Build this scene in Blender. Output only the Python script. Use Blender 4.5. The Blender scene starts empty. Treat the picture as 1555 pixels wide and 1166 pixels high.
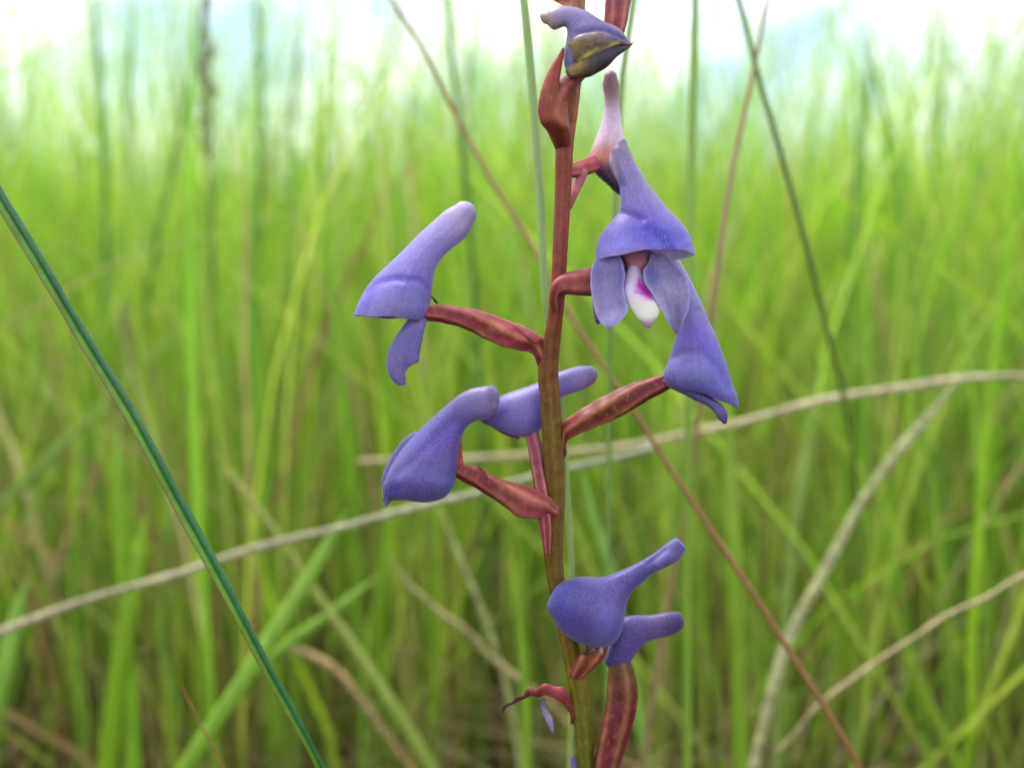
import bpy, math, random
import numpy as np
R = math.radians
random.seed(7)
rng = np.random.default_rng(11)
sc = bpy.context.scene

# ---------------------------------------------------------------- camera, world, sun, exposure
W, H = 1555.0, 1166.0
FPX = 1347.0                  # focal length in photo pixels
D0 = 0.135                    # focus distance (m)
K = D0 / FPX                  # metres per photo pixel on the focus plane
PITCH = R(-8.0)
CAMH = 0.23
FWD = np.array([0.0, math.cos(PITCH), math.sin(PITCH)])
UP = np.array([0.0, -math.sin(PITCH), math.cos(PITCH)])
RIGHT = np.array([1.0, 0.0, 0.0])
CAM = np.array([0.0, 0.0, CAMH])

cd = bpy.data.cameras.new("camera")
cd.sensor_width = 36.0
cd.lens = 36.0 * FPX / W
cd.clip_start = 0.005
cd.clip_end = 3000.0
cd.dof.use_dof = True
cd.dof.focus_distance = D0 - 0.0012
cd.dof.aperture_fstop = cd.lens / 3.7
cam = bpy.data.objects.new("camera", cd)
cam.location = CAM.tolist()
cam.rotation_euler = (R(90) + PITCH, 0, 0)
sc.collection.objects.link(cam)
sc.camera = cam

SUN_EL, SUN_AZ = R(62), R(-35)      # azimuth from +Y (view direction), negative = left
world = bpy.data.worlds.new("World")
sc.world = world
world.use_nodes = True
wn, wl = world.node_tree.nodes, world.node_tree.links
wn.clear()
w_out = wn.new("ShaderNodeOutputWorld")
w_bg = wn.new("ShaderNodeBackground")
sky = wn.new("ShaderNodeTexSky")
sky.sky_type = 'NISHITA'
sky.sun_disc = False
sky.sun_elevation = SUN_EL
sky.sun_rotation = SUN_AZ
w_tc = wn.new("ShaderNodeTexCoord")
w_map = wn.new("ShaderNodeMapping")
w_map.inputs['Scale'].default_value = (1.0, 1.0, 1.5)
w_map.inputs['Location'].default_value = (0.3, 0.1, 0.25)
w_noise = wn.new("ShaderNodeTexNoise")
w_noise.inputs['Scale'].default_value = 3.6
w_noise.inputs['Detail'].default_value = 6.0
w_noise.inputs['Roughness'].default_value = 0.55
w_ramp = wn.new("ShaderNodeValToRGB")
w_ramp.color_ramp.elements[0].position = 0.43
w_ramp.color_ramp.elements[0].color = (0.05, 0.05, 0.05, 1)
w_ramp.color_ramp.elements[1].position = 0.60
w_ramp.color_ramp.elements[1].color = (0.97, 0.97, 0.97, 1)
w_mix = wn.new("ShaderNodeMixRGB")
w_mix.inputs['Color2'].default_value = (14.0, 14.3, 14.6, 1)   # sunlit cloud, same physical scale as the sky
wl.new(w_tc.outputs['Generated'], w_map.inputs['Vector'])
wl.new(w_map.outputs['Vector'], w_noise.inputs['Vector'])
wl.new(w_noise.outputs['Fac'], w_ramp.inputs['Fac'])
wl.new(w_ramp.outputs['Color'], w_mix.inputs['Fac'])
wl.new(sky.outputs['Color'], w_mix.inputs['Color1'])
wl.new(w_mix.outputs['Color'], w_bg.inputs['Color'])
w_bg.inputs['Strength'].default_value = 0.10
wl.new(w_bg.outputs['Background'], w_out.inputs['Surface'])

sd = bpy.data.lights.new("sun", 'SUN')
sd.energy = 2.6
sd.angle = R(14)
sd.color = (1.0, 0.96, 0.9)
sun = bpy.data.objects.new("sun", sd)
sun.rotation_euler = (R(90) - SUN_EL, 0, math.pi - SUN_AZ)
sun.location = (0, 0, 5)
sc.collection.objects.link(sun)

sc.view_settings.view_transform = 'Standard'
sc.view_settings.look = 'None'
sc.view_settings.gamma = 1.0
sc.view_settings.exposure = 1.27
sc.render.engine = 'CYCLES'
sc.cycles.max_bounces = 10
sc.cycles.diffuse_bounces = 5
sc.cycles.transmission_bounces = 8
sc.cycles.use_denoising = True


# ---------------------------------------------------------------- helpers
def P(px, py, z=0.0):
    """photo pixel + depth in pixel units behind the focus plane -> world point"""
    d = D0 + z * K
    return CAM + FWD * d + RIGHT * ((px - W / 2) / FPX * d) + UP * ((H / 2 - py) / FPX * d)


def Parr(a):
    a = np.asarray(a, float)
    d = (D0 + a[:, 2] * K)[:, None]
    return CAM + FWD * d + RIGHT * ((a[:, 0:1] - W / 2) / FPX * d) + UP * ((H / 2 - a[:, 1:2]) / FPX * d)


def lin(c):
    c = np.asarray(c, float) / 255.0
    return np.where(c <= 0.04045, c / 12.92, ((c + 0.055) / 1.055) ** 2.4)


def cr(pts, n):
    """Catmull-Rom through the rows of pts, n samples"""
    p = np.asarray(pts, float)
    k = len(p)
    if k == 2:
        u = np.linspace(0, 1, n)[:, None]
        return p[0] * (1 - u) + p[1] * u
    u = np.linspace(0, k - 1, n)
    i = np.clip(np.floor(u).astype(int), 0, k - 2)
    f = (u - i)[:, None]
    pe = np.vstack([2 * p[0] - p[1], p, 2 * p[-1] - p[-2]])
    a, b, c, d = pe[i], pe[i + 1], pe[i + 2], pe[i + 3]
    return 0.5 * ((2 * b) + (c - a) * f + (2 * a - 5 * b + 4 * c - d) * f ** 2 + (3 * b - a - 3 * c + d) * f ** 3)


WORLD_AT = {}


def mk(name, v, f, mat, parent=None, cols=None, origin=None, smooth=True, guv=None):
    v = np.asarray(v, float)
    if origin is None:
        origin = v.mean(axis=0)
    origin = np.asarray(origin, float)
    me = bpy.data.meshes.new(name)
    me.from_pydata((v - origin).tolist(), [], f)
    if cols is not None:
        at = me.color_attributes.new("tint", 'FLOAT_COLOR', 'POINT')
        c4 = np.ones((len(v), 4), np.float32)
        c4[:, :3] = cols
        at.data.foreach_set("color", c4.ravel())
    if guv is not None:
        ga = me.attributes.new('along', 'FLOAT_VECTOR', 'POINT')
        ga.data.foreach_set('vector', np.asarray(guv, np.float32).ravel())
    if smooth:
        me.polygons.foreach_set("use_smooth", [True] * len(me.polygons))
    me.materials.append(mat)
    me.update()
    o = bpy.data.objects.new(name, me)
    sc.collection.objects.link(o)
    po = np.zeros(3)
    if parent is not None:
        o.parent = parent
        po = WORLD_AT[parent.name]
    o.location = (origin - po).tolist()
    WORLD_AT[o.name] = origin
    return o


def empty(name, at, parent=None):
    o = bpy.data.objects.new(name, None)
    o.empty_display_size = 0.01
    sc.collection.objects.link(o)
    po = np.zeros(3)
    if parent is not None:
        o.parent = parent
        po = WORLD_AT[parent.name]
    o.location = (np.asarray(at) - po).tolist()
    WORLD_AT[o.name] = np.asarray(at, float)
    return o


def tag(o, label=None, cat=None, group=None, kind=None):
    if label: o['label'] = label
    if cat: o['category'] = cat
    if group: o['group'] = group
    if kind: o['kind'] = kind
    return o


def bridge(rows, ring, f, start=0, close=True):
    m = ring if close else ring - 1
    for i in range(rows - 1):
        for j in range(m):
            a = start + i * ring + j
            b = start + i * ring + (j + 1) % ring
            f.append((a, b, b + ring, a + ring))


def polydist(pts, x, y):
    """distance of points to a polyline"""
    best = np.full(x.shape, 1e9)
    p = np.asarray(pts, float)
    for a, b in zip(p[:-1], p[1:]):
        ab = b - a
        t = np.clip(((x - a[0]) * ab[0] + (y - a[1]) * ab[1]) / (ab @ ab), 0, 1)
        d = np.hypot(x - a[0] - t * ab[0], y - a[1] - t * ab[1])
        best = np.minimum(best, d)
    return best


def loft(name, secs, mat, parent, n=56, ring=40, cap0='round', cap1='round', capk=1.0, capk1=None, inner=None,
         ribs=None, grooves=(), cup=0.0, rough=0.0, spots=(), edge=None, pinch=0.0, rim=0.0):
    """body from silhouette sections (Lx,Ly,Rx,Ry,z,t,colour[,ty]) in photo pixels; t = half depth"""
    rows = []
    for s in secs:
        ty = s[7] if len(s) > 7 else 0.0
        rows.append([*s[:6], ty, *lin(s[6])])
    A = cr(rows, n)
    C = np.c_[(A[:, 0] + A[:, 2]) / 2, (A[:, 1] + A[:, 3]) / 2, A[:, 4]]
    Hh = np.c_[(A[:, 2] - A[:, 0]) / 2, (A[:, 3] - A[:, 1]) / 2]
    T = np.maximum(A[:, 5], 0.2)
    TY = A[:, 6]
    COL = np.clip(A[:, 7:10], 0.0, 1.0)
    ss = np.ones(n)
    order = np.arange(n)
    if mat.name == 'petal':
        g_ = COL.mean(axis=1)[:, None]
        COL = (COL * 0.80 + g_ * 0.20) * np.array([0.84, 0.74, 0.80]) * PETAL_DEPTH
    elif mat.name == 'sepal_underside':
        COL = COL * 0.60
    elif mat.name == 'lip':
        COL = COL * 0.70
    else:
        COL = COL * (np.array([0.70, 0.62, 0.50]) if mat.name == 'orchid_stem' else np.array([0.66, 0.46, 0.54]))
    C, Hh, T, TY, COL, U = C, Hh, T, TY, COL, np.linspace(0, 1, n)

    def cap(c0, c1, h, t, ty, col, u, capk=capk):
        d = c0 - c1
        d = d / (np.linalg.norm(d) + 1e-9)
        r = np.hypot(*h) * capk
        out = []
        for a in (22, 42, 60, 74, 84, 89):
            s = math.cos(R(a))
            out.append((c0 + d * r * math.sin(R(a)), h * s, t * s, ty * s, col, u))
        return out
    L = [(C[i], Hh[i], T[i], TY[i], COL[i], U[i]) for i in range(n)]
    pre, post = [], []
    if cap0 == 'round':
        pre = cap(C[0], C[1], Hh[0], T[0], TY[0], COL[0], 0.0)[::-1]
    if inner is not None:
        ic = lin(inner[0])
        depth = inner[1]
        for k, sca in ((n - 1, 0.955),):
            post.append((C[k], Hh[k] * sca, T[k] * sca, TY[k] * sca, ic, 1.0))
        step = max(1, int(n * depth / 10))
        for q in range(1, 11):
            k = max(0, n - 1 - q * step)
            post.append((C[k], Hh[k] * 0.93, T[k] * 0.93, TY[k] * 0.93, ic, 1.0))
        k = max(0, n - 1 - 10 * step)
        post.append((C[k], Hh[k] * 0.02, T[k] * 0.02, TY[k], ic, 1.0))
    elif cap1 == 'round':
        post = cap(C[-1], C[-2], Hh[-1], T[-1], TY[-1], COL[-1], 1.0, capk1 or capk)
    L = pre + L + post
    ang = np.linspace(0, 2 * math.pi, ring, endpoint=False)
    ca, sa = np.cos(ang), np.sin(ang)
    pts, cols, guv = [], [], []
    arc = 0.0
    prevc = L[0][0]
    for (c, h, t, ty, col, u) in L:
        arc += np.linalg.norm(c - prevc) / 60.0; prevc = c
        guv.append(np.c_[ca, sa, np.full(ring, arc)])
        m = np.ones(ring)
        cc = np.tile(col, (ring, 1))
        if ribs:
            cnt, amp, twist, ridge, gcol = ribs
            w = np.cos(cnt * ang + twist * u * 2 * math.pi)
            m = 1 + amp * w
            kk = np.clip((w - 0.25) / 0.75, 0, 1)[:, None] * ridge
            cc = cc * (1 - kk) + lin(gcol) * kk
            kd = np.clip((-w - 0.2) / 0.8, 0, 1)[:, None] * 0.25
            cc = cc * (1 - kd)
        pz = np.sign(sa) * np.abs(sa) * (1 - pinch * np.clip(-ca, 0, 1))
        x = c[0] + h[0] * ca * m
        y = c[1] + h[1] * ca * m - ty * sa + rim * u ** 9 * (np.sin(3 * ang + 0.6) + 0.5 * np.sin(7 * ang))
        z = c[2] - t * pz * m + cup * (ca ** 2) * (np.hypot(*h) / 30.0)
        pts.append(np.c_[x, y, z])
        cols.append(cc)
    p = np.vstack(pts)
    cols = np.vstack(cols)
    front = np.tile(sa, len(L)) > -0.2
    for (line, amp, wd) in grooves:
        d = polydist(line, p[:, 0], p[:, 1])
        p[:, 2] += np.where(front, amp * np.exp(-(d / wd) ** 2), 0)
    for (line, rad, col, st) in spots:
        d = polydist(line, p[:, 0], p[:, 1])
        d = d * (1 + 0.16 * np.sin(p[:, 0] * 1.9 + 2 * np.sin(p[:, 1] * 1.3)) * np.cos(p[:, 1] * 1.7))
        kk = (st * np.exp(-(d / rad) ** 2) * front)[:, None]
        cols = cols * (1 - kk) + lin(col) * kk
    if edge is not None:                       # thin margin of another colour
        ecol, st = edge
        kk = (np.tile(np.abs(ca) ** 14, len(L)) * st)[:, None]
        cols = cols * (1 - kk) + lin(ecol) * kk
    if rough:
        ph = p / 9.0
        p[:, 2] += rough * (np.sin(ph[:, 0] * 1.3 + ph[:, 1] * 0.7) * np.cos(ph[:, 1] * 1.1 - ph[:, 0] * 0.5))
        p[:, 0] += 0.35 * rough * np.sin(ph[:, 1] * 2.3 + 1.0)
        p[:, 1] += 0.35 * rough * np.sin(ph[:, 0] * 2.1)
    f = []
    nr = len(L)
    bridge(nr, ring, f)
    v = Parr(p)
    nv = nr * ring
    v = np.vstack([v, v[:ring].mean(axis=0), v[-ring:].mean(axis=0)])
    cols = np.vstack([cols, cols[:1], cols[-1:]])
    for j in range(ring):
        f.append((nv, (j + 1) % ring, j))
        f.append((nv + 1, nv - ring + j, nv - ring + (j + 1) % ring))
    guv = np.vstack(guv)
    guv = np.vstack([guv, guv[:1], guv[-1:]])
    return mk(name, v, f, mat, parent, cols, guv=guv)


# ---------------------------------------------------------------- materials
def nodemat(name):
    m = bpy.data.materials.new(name)
    m.use_nodes = True
    n, l = m.node_tree.nodes, m.node_tree.links
    n.clear()
    out = n.new("ShaderNodeOutputMaterial")
    return m, n, l, out


def plant_mat(name, noise_scale, noise_amt, rough, transl, spec=0.4, sheen=0.0, bump=0.0, bump_scale=4000, stretch=None,
              fleck=None, hue_amt=0.0, transl_gain=1.0, coat=0.0, mottle=0.0, veins=None):
    m, n, l, out = nodemat(name)
    at = n.new("ShaderNodeAttribute"); at.attribute_name = "tint"
    geo = n.new("ShaderNodeTexCoord")
    vec = geo.outputs['Object']
    if stretch:
        mp = n.new("ShaderNodeMapping"); mp.inputs['Scale'].default_value = stretch
        l.new(vec, mp.inputs['Vector']); vec2 = mp.outputs['Vector']
    else:
        vec2 = vec
    nz = n.new("ShaderNodeTexNoise"); nz.inputs['Scale'].default_value = noise_scale
    nz.inputs['Detail'].default_value = 4; nz.inputs['Roughness'].default_value = 0.65
    l.new(vec2, nz.inputs['Vector'])
    mr = n.new("ShaderNodeMapRange")
    mr.inputs['From Min'].default_value = 0.3; mr.inputs['From Max'].default_value = 0.7
    mr.inputs['To Min'].default_value = 1 - noise_amt; mr.inputs['To Max'].default_value = 1 + noise_amt
    l.new(nz.outputs['Fac'], mr.inputs['Value'])
    mul = n.new("ShaderNodeVectorMath"); mul.operation = 'SCALE'
    l.new(at.outputs['Color'], mul.inputs[0]); l.new(mr.outputs['Result'], mul.inputs['Scale'])
    col = mul.outputs['Vector']
    if veins:
        va = n.new("ShaderNodeAttribute"); va.attribute_name = "along"
        vm = n.new("ShaderNodeMapping"); vm.inputs['Scale'].default_value = (veins[0], veins[0], veins[1])
        l.new(va.outputs['Vector'], vm.inputs['Vector'])
        vn = n.new("ShaderNodeTexNoise"); vn.inputs['Scale'].default_value = 1.0; vn.inputs['Detail'].default_value = 4
        vn.inputs['Roughness'].default_value = 0.7
        l.new(vm.outputs['Vector'], vn.inputs['Vector'])
        vr = n.new("ShaderNodeMapRange")
        vr.inputs['From Min'].default_value = 0.35; vr.inputs['From Max'].default_value = 0.65
        vr.inputs['To Min'].default_value = 1 - veins[2]; vr.inputs['To Max'].default_value = 1 + veins[2]
        l.new(vn.outputs['Fac'], vr.inputs['Value'])
        vs_ = n.new("ShaderNodeVectorMath"); vs_.operation = 'SCALE'
        l.new(col, vs_.inputs[0]); l.new(vr.outputs['Result'], vs_.inputs['Scale']); col = vs_.outputs['Vector']
    if mottle:
        nm = n.new("ShaderNodeTexNoise"); nm.inputs['Scale'].default_value = 620
        nm.inputs['Detail'].default_value = 5; nm.inputs['Roughness'].default_value = 0.7
        l.new(vec, nm.inputs['Vector'])
        mm = n.new("ShaderNodeMapRange")
        mm.inputs['From Min'].default_value = 0.32; mm.inputs['From Max'].default_value = 0.68
        mm.inputs['To Min'].default_value = 1 - mottle; mm.inputs['To Max'].default_value = 1 + mottle
        l.new(nm.outputs['Fac'], mm.inputs['Value'])
        mu2 = n.new("ShaderNodeVectorMath"); mu2.operation = 'SCALE'
        l.new(col, mu2.inputs[0]); l.new(mm.outputs['Result'], mu2.inputs['Scale']); col = mu2.outputs['Vector']
    if fleck:
        fs, fcol, fst, pos = fleck
        n2 = n.new("ShaderNodeTexNoise"); n2.inputs['Scale'].default_value = fs
        n2.inputs['Detail'].default_value = 2
        l.new(vec2, n2.inputs['Vector'])
        rp = n.new("ShaderNodeMapRange")
        rp.inputs['From Min'].default_value = pos; rp.inputs['From Max'].default_value = pos + 0.14
        rp.inputs['To Min'].default_value = 0; rp.inputs['To Max'].default_value = fst
        l.new(n2.outputs['Fac'], rp.inputs['Value'])
        mx = n.new("ShaderNodeMixRGB"); l.new(rp.outputs['Result'], mx.inputs['Fac'])
        l.new(col, mx.inputs['Color1']); mx.inputs['Color2'].default_value = (*lin(fcol), 1)
        col = mx.outputs['Color']
    if hue_amt:
        n3 = n.new("ShaderNodeTexNoise"); n3.inputs['Scale'].default_value = 150
        l.new(vec, n3.inputs['Vector'])
        h = n.new("ShaderNodeHueSaturation")
        mh = n.new("ShaderNodeMapRange"); mh.inputs['From Min'].default_value = 0.3; mh.inputs['From Max'].default_value = 0.7
        mh.inputs['To Min'].default_value = 0.5 - hue_amt; mh.inputs['To Max'].default_value = 0.5 + hue_amt
        l.new(n3.outputs['Fac'], mh.inputs['Value']); l.new(mh.outputs['Result'], h.inputs['Hue'])
        l.new(col, h.inputs['Color']); col = h.outputs['Color']
    pb = n.new("ShaderNodeBsdfPrincipled")
    pb.inputs['Roughness'].default_value = rough
    pb.inputs['Specular IOR Level'].default_value = spec
    pb.inputs['Sheen Weight'].default_value = sheen
    pb.inputs['Sheen Roughness'].default_value = 0.4
    pb.inputs['Coat Weight'].default_value = coat
    l.new(col, pb.inputs['Base Color'])
    if bump:
        n4 = n.new("ShaderNodeTexNoise"); n4.inputs['Scale'].default_value = bump_scale; n4.inputs['Detail'].default_value = 3
        l.new(vec2, n4.inputs['Vector'])
        bp = n.new("ShaderNodeBump"); bp.inputs['Strength'].default_value = bump
        bp.inputs['Distance'].default_value = 0.0001
        l.new(n4.outputs['Fac'], bp.inputs['Height']); l.new(bp.outputs['Normal'], pb.inputs['Normal'])
    if transl:
        tr = n.new("ShaderNodeBsdfTranslucent")
        if transl_gain != 1.0:
            g = n.new("ShaderNodeVectorMath"); g.operation = 'SCALE'; g.inputs['Scale'].default_value = transl_gain
            l.new(col, g.inputs[0]); l.new(g.outputs['Vector'], tr.inputs['Color'])
        else:
            l.new(col, tr.inputs['Color'])
        ms = n.new("ShaderNodeMixShader"); ms.inputs['Fac'].default_value = transl
        l.new(pb.outputs['BSDF'], ms.inputs[1]); l.new(tr.outputs['BSDF'], ms.inputs[2])
        l.new(ms.outputs['Shader'], out.inputs['Surface'])
    else:
        l.new(pb.outputs['BSDF'], out.inputs['Surface'])
    return m


M_petal = plant_mat("petal", 2600, 0.13, 0.45, 0.36, spec=0.35, sheen=0.25, bump=0.35, bump_scale=5200,
                    fleck=(7000, (190, 180, 226), 0.30, 0.54), hue_amt=0.014, mottle=0.09, veins=(7.0, 0.7, 0.10))  # pale flecks paint the sparkle of the petal cells into the colour
M_under = plant_mat("sepal_underside", 1300, 0.3, 0.45, 0.1, spec=0.3, bump=0.3, bump_scale=3000, mottle=0.25, veins=(4.0, 1.0, 0.3))
M_lip = plant_mat("lip", 2500, 0.06, 0.45, 0.2, spec=0.35, bump=0.2, bump_scale=4000)
M_flesh = plant_mat("fleshy_stalk", 900, 0.2, 0.52, 0.0, spec=0.24, mottle=0.2, veins=(4.0, 0.6, 0.12), bump=0.35, bump_scale=2600, stretch=(1, 1, 0.75),
                    fleck=(1500, (150, 96, 70), 0.35, 0.58), hue_amt=0.012)
M_stem = plant_mat("orchid_stem", 1100, 0.28, 0.5, 0.0, spec=0.25, mottle=0.22, veins=(3.0, 0.4, 0.07), bump=0.4, bump_scale=2600, stretch=(1, 1, 0.6),
                   fleck=(2600, (120, 62, 40), 0.55, 0.56))
M_blade = plant_mat("leaf_blade", 420, 0.16, 0.42, 0.42, spec=0.35, stretch=(1, 1, 0.12), transl_gain=1.25)
M_culm = plant_mat("grass_culm", 420, 0.15, 0.42, 0.15, spec=0.35, stretch=(1, 1, 0.12))
M_straw = plant_mat("dry_straw", 260, 0.42, 0.6, 0.2, spec=0.3, fleck=(330, (122, 104, 80), 0.5, 0.52), mottle=0.3)
M_rush = plant_mat("rush_leaf", 300, 0.18, 0.42, 0.06, spec=0.4, mottle=0.2, stretch=(1, 1, 0.1))
M_grass = plant_mat("meadow_grass", 60, 0.15, 0.45, 0.5, spec=0.3, transl_gain=1.65)
M_thatch = plant_mat("thatch", 200, 0.3, 0.7, 0.15, spec=0.2)

# ground
M_ground, n, l, out = nodemat("meadow_soil")
tc = n.new("ShaderNodeTexCoord")
nz = n.new("ShaderNodeTexNoise"); nz.inputs['Scale'].default_value = 30; nz.inputs['Detail'].default_value = 8
l.new(tc.outputs['Object'], nz.inputs['Vector'])
rp = n.new("ShaderNodeValToRGB")
rp.color_ramp.elements[0].position = 0.35; rp.color_ramp.elements[0].color = (*lin((34, 26, 18)), 1)
rp.color_ramp.elements[1].position = 0.65; rp.color_ramp.elements[1].color = (*lin((72, 60, 38)), 1)
l.new(nz.outputs['Fac'], rp.inputs['Fac'])
ln = n.new("ShaderNodeVectorMath"); ln.operation = 'LENGTH'; l.new(tc.outputs['Object'], ln.inputs[0])
mr = n.new("ShaderNodeMapRange"); mr.inputs['From Min'].default_value = 8; mr.inputs['From Max'].default_value = 26
l.new(ln.outputs['Value'], mr.inputs['Value'])
mx = n.new("ShaderNodeMixRGB"); l.new(mr.outputs['Result'], mx.inputs['Fac']); l.new(rp.outputs['Color'], mx.inputs['Color1'])
mx.inputs['Color2'].default_value = (*lin((104, 132, 52)), 1)
pb = n.new("ShaderNodeBsdfPrincipled"); pb.inputs['Roughness'].default_value = 0.9
l.new(mx.outputs['Color'], pb.inputs['Base Color'])
bp = n.new("ShaderNodeBump"); bp.inputs['Strength'].default_value = 0.6; bp.inputs['Distance'].default_value = 0.01
l.new(nz.outputs['Fac'], bp.inputs['Height']); l.new(bp.outputs['Normal'], pb.inputs['Normal'])
l.new(pb.outputs['BSDF'], out.inputs['Surface'])

# ---------------------------------------------------------------- ground
rad = np.concatenate([[0.0], np.geomspace(0.05, 1500, 70)])
seg = 96
gv, gf = [], []
for i, r in enumerate(rad):
    for j in range(seg):
        a = 2 * math.pi * j / seg
        z = 0.012 * math.sin(x_ := r * 7 * math.cos(a)) * math.cos(r * 9 * math.sin(a) + 1) if r < 12 else 0.0
        gv.append((r * math.cos(a), r * math.sin(a), z - 0.004))
for i in range(len(rad) - 1):
    for j in range(seg):
        a, b = i * seg + j, i * seg + (j + 1) % seg
        gf.append((a, b, b + seg, a + seg))
g = mk("ground", gv, gf, M_ground, origin=(0, 0, 0))
tag(g, "dark soil of the meadow under the grass", kind='structure')


# ---------------------------------------------------------------- meadow grass (nobody could count it)
def grass_mesh(name, n_blades, pos, h, w, lean, az, col_base, col_tip, mat, levels=6, keel=True, lie=None, droop=None):
    N = n_blades
    t = np.linspace(0, 1, levels + 1)[None, :]
    h = h[:, None]; lean = lean[:, None]; az = az[:, None]
    droop = (rng.uniform(0.0, 0.45, N) if droop is None else droop)[:, None]
    hor = lean * h * t ** rng.uniform(1.2, 2.4, N)[:, None]
    zz = h * (t - droop * t ** 3.5 * 0.75)
    hor = hor + h * droop * 0.35 * t ** 4
    x = pos[:, 0:1] + hor * np.cos(az)
    y = pos[:, 1:2] + hor * np.sin(az)
    z = zz + (lie[:, None] if lie is not None else 0)
    # slight waviness
    wv = rng.uniform(-1, 1, (N, 2)) * 0.012
    x = x + wv[:, 0:1] * np.sin(3.1 * t * 2 + wv[:, 1:2] * 90) * t
    y = y + wv[:, 1:2] * np.sin(2.7 * t * 2 + wv[:, 0:1] * 90) * t
    fa = rng.uniform(0, math.pi, N)[:, None] + rng.uniform(-0.8, 0.8, N)[:, None] * t
    wid = w[:, None] * (0.55 + 0.45 * np.minimum(1, t * 5)) * np.clip(1 - t ** 2.2, 0.03, 1) * 0.5
    sx, sy = np.cos(fa) * wid, np.sin(fa) * wid
    if keel:
        kx, ky = -np.sin(fa) * wid * 0.45, np.cos(fa) * wid * 0.45
        V = np.stack([np.stack([x - sx, y - sy, z], -1), np.stack([x + kx, y + ky, z], -1),
                      np.stack([x + sx, y + sy, z], -1)], 2)
        c = 3
    else:
        V = np.stack([np.stack([x - sx, y - sy, z], -1), np.stack([x + sx, y + sy, z], -1)], 2)
        c = 2
    Lv = levels + 1
    V = V.reshape(-1, 3)
    base = (np.arange(N) * Lv * c)[:, None, None]
    lv = (np.arange(levels) * c)[None, :, None]
    qs = []
    for q in range(c - 1):
        a = base + lv + q
        qs.append(np.concatenate([a, a + 1, a + c + 1, a + c], -1).reshape(-1, 4))
    Q = np.vstack(qs)
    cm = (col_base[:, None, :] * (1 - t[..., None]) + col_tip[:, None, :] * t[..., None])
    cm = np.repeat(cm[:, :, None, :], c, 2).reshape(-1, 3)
    me = bpy.data.meshes.new(name)
    me.vertices.add(len(V)); me.vertices.foreach_set("co", V.ravel().astype(np.float32))
    me.loops.add(Q.size); me.loops.foreach_set("vertex_index", Q.ravel().astype(np.int32))
    me.polygons.add(len(Q)); me.polygons.foreach_set("loop_start", (np.arange(len(Q)) * 4).astype(np.int32))
    me.update(calc_edges=True)
    me.polygons.foreach_set("use_smooth", np.ones(len(Q), bool))
    at = me.color_attributes.new("tint", 'FLOAT_COLOR', 'POINT')
    c4 = np.ones((len(V), 4), np.float32); c4[:, :3] = cm
    at.data.foreach_set("color", c4.ravel())
    me.materials.append(mat)
    o = bpy.data.objects.new(name, me)
    sc.collection.objects.link(o)
    return o


def sector(n, r0, r1, half, power=2.0, tuft=9, spread=0.02):
    nt = max(1, n // tuft)
    u = rng.uniform(0, 1, nt)
    r = (r0 ** power + u * (r1 ** power - r0 ** power)) ** (1 / power)
    a = rng.uniform(-half, half, nt)
    cx, cy = r * np.sin(a), r * np.cos(a)
    idx = rng.integers(0, nt, n)
    s = spread * (0.5 + r[idx])
    return np.c_[cx[idx] + rng.normal(0, 1, n) * s, cy[idx] + rng.normal(0, 1, n) * s]


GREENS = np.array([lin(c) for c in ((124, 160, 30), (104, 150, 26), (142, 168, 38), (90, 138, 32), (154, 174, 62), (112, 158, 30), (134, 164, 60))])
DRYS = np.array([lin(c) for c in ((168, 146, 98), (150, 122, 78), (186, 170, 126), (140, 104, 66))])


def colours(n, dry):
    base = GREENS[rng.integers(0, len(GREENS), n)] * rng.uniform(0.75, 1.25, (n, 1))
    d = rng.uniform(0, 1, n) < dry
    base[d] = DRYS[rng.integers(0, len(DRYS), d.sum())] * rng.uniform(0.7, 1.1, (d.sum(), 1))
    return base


def meadow(name, n, r0, r1, half, hmin, hmax, wmin, wmax, dry, label, keel=True, levels=6, power=1.6, tuft=9, spread=0.02,
           leanmax=0.5, rmin=0.27, kindmat=None, skyline=False):
    pos = sector(n, r0, r1, half, power, tuft, spread)
    ok = (np.hypot(pos[:, 0], pos[:, 1]) > rmin) & (pos[:, 1] > 0.05)
    pos = pos[ok]; n = len(pos)
    h = rng.uniform(hmin, hmax, n)
    if skyline:                                # the sward is lower right of the orchid, tallest at the left
        an = np.degrees(np.arctan2(pos[:, 0], pos[:, 1]))
        h *= 1.06 - 0.20 * np.clip((an + 4) / 12, 0, 1) + 0.10 * np.clip((an - 22) / 8, 0, 1)
    w = rng.uniform(wmin, wmax, n)
    lean = np.abs(rng.normal(0, leanmax * 0.45, n)) + 0.02
    az = rng.uniform(0, 2 * math.pi, n)
    # blades standing close must not lean towards the lens
    rr = np.hypot(pos[:, 0], pos[:, 1])
    tip = pos + (lean * h)[:, None] * np.c_[np.cos(az), np.sin(az)]
    bad = np.hypot(tip[:, 0], tip[:, 1]) < np.minimum(rr, 0.42)
    az = np.where(bad, np.arctan2(pos[:, 1], pos[:, 0]) + rng.uniform(-0.8, 0.8, n), az)
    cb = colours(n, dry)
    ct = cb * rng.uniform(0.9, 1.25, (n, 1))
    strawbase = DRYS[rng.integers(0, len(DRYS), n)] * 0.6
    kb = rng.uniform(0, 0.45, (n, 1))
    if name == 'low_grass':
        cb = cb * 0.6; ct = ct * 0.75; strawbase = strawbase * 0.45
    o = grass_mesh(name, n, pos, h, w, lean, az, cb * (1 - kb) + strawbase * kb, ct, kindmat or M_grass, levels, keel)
    tag(o, label, 'grass', kind='stuff')
    return o


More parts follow.
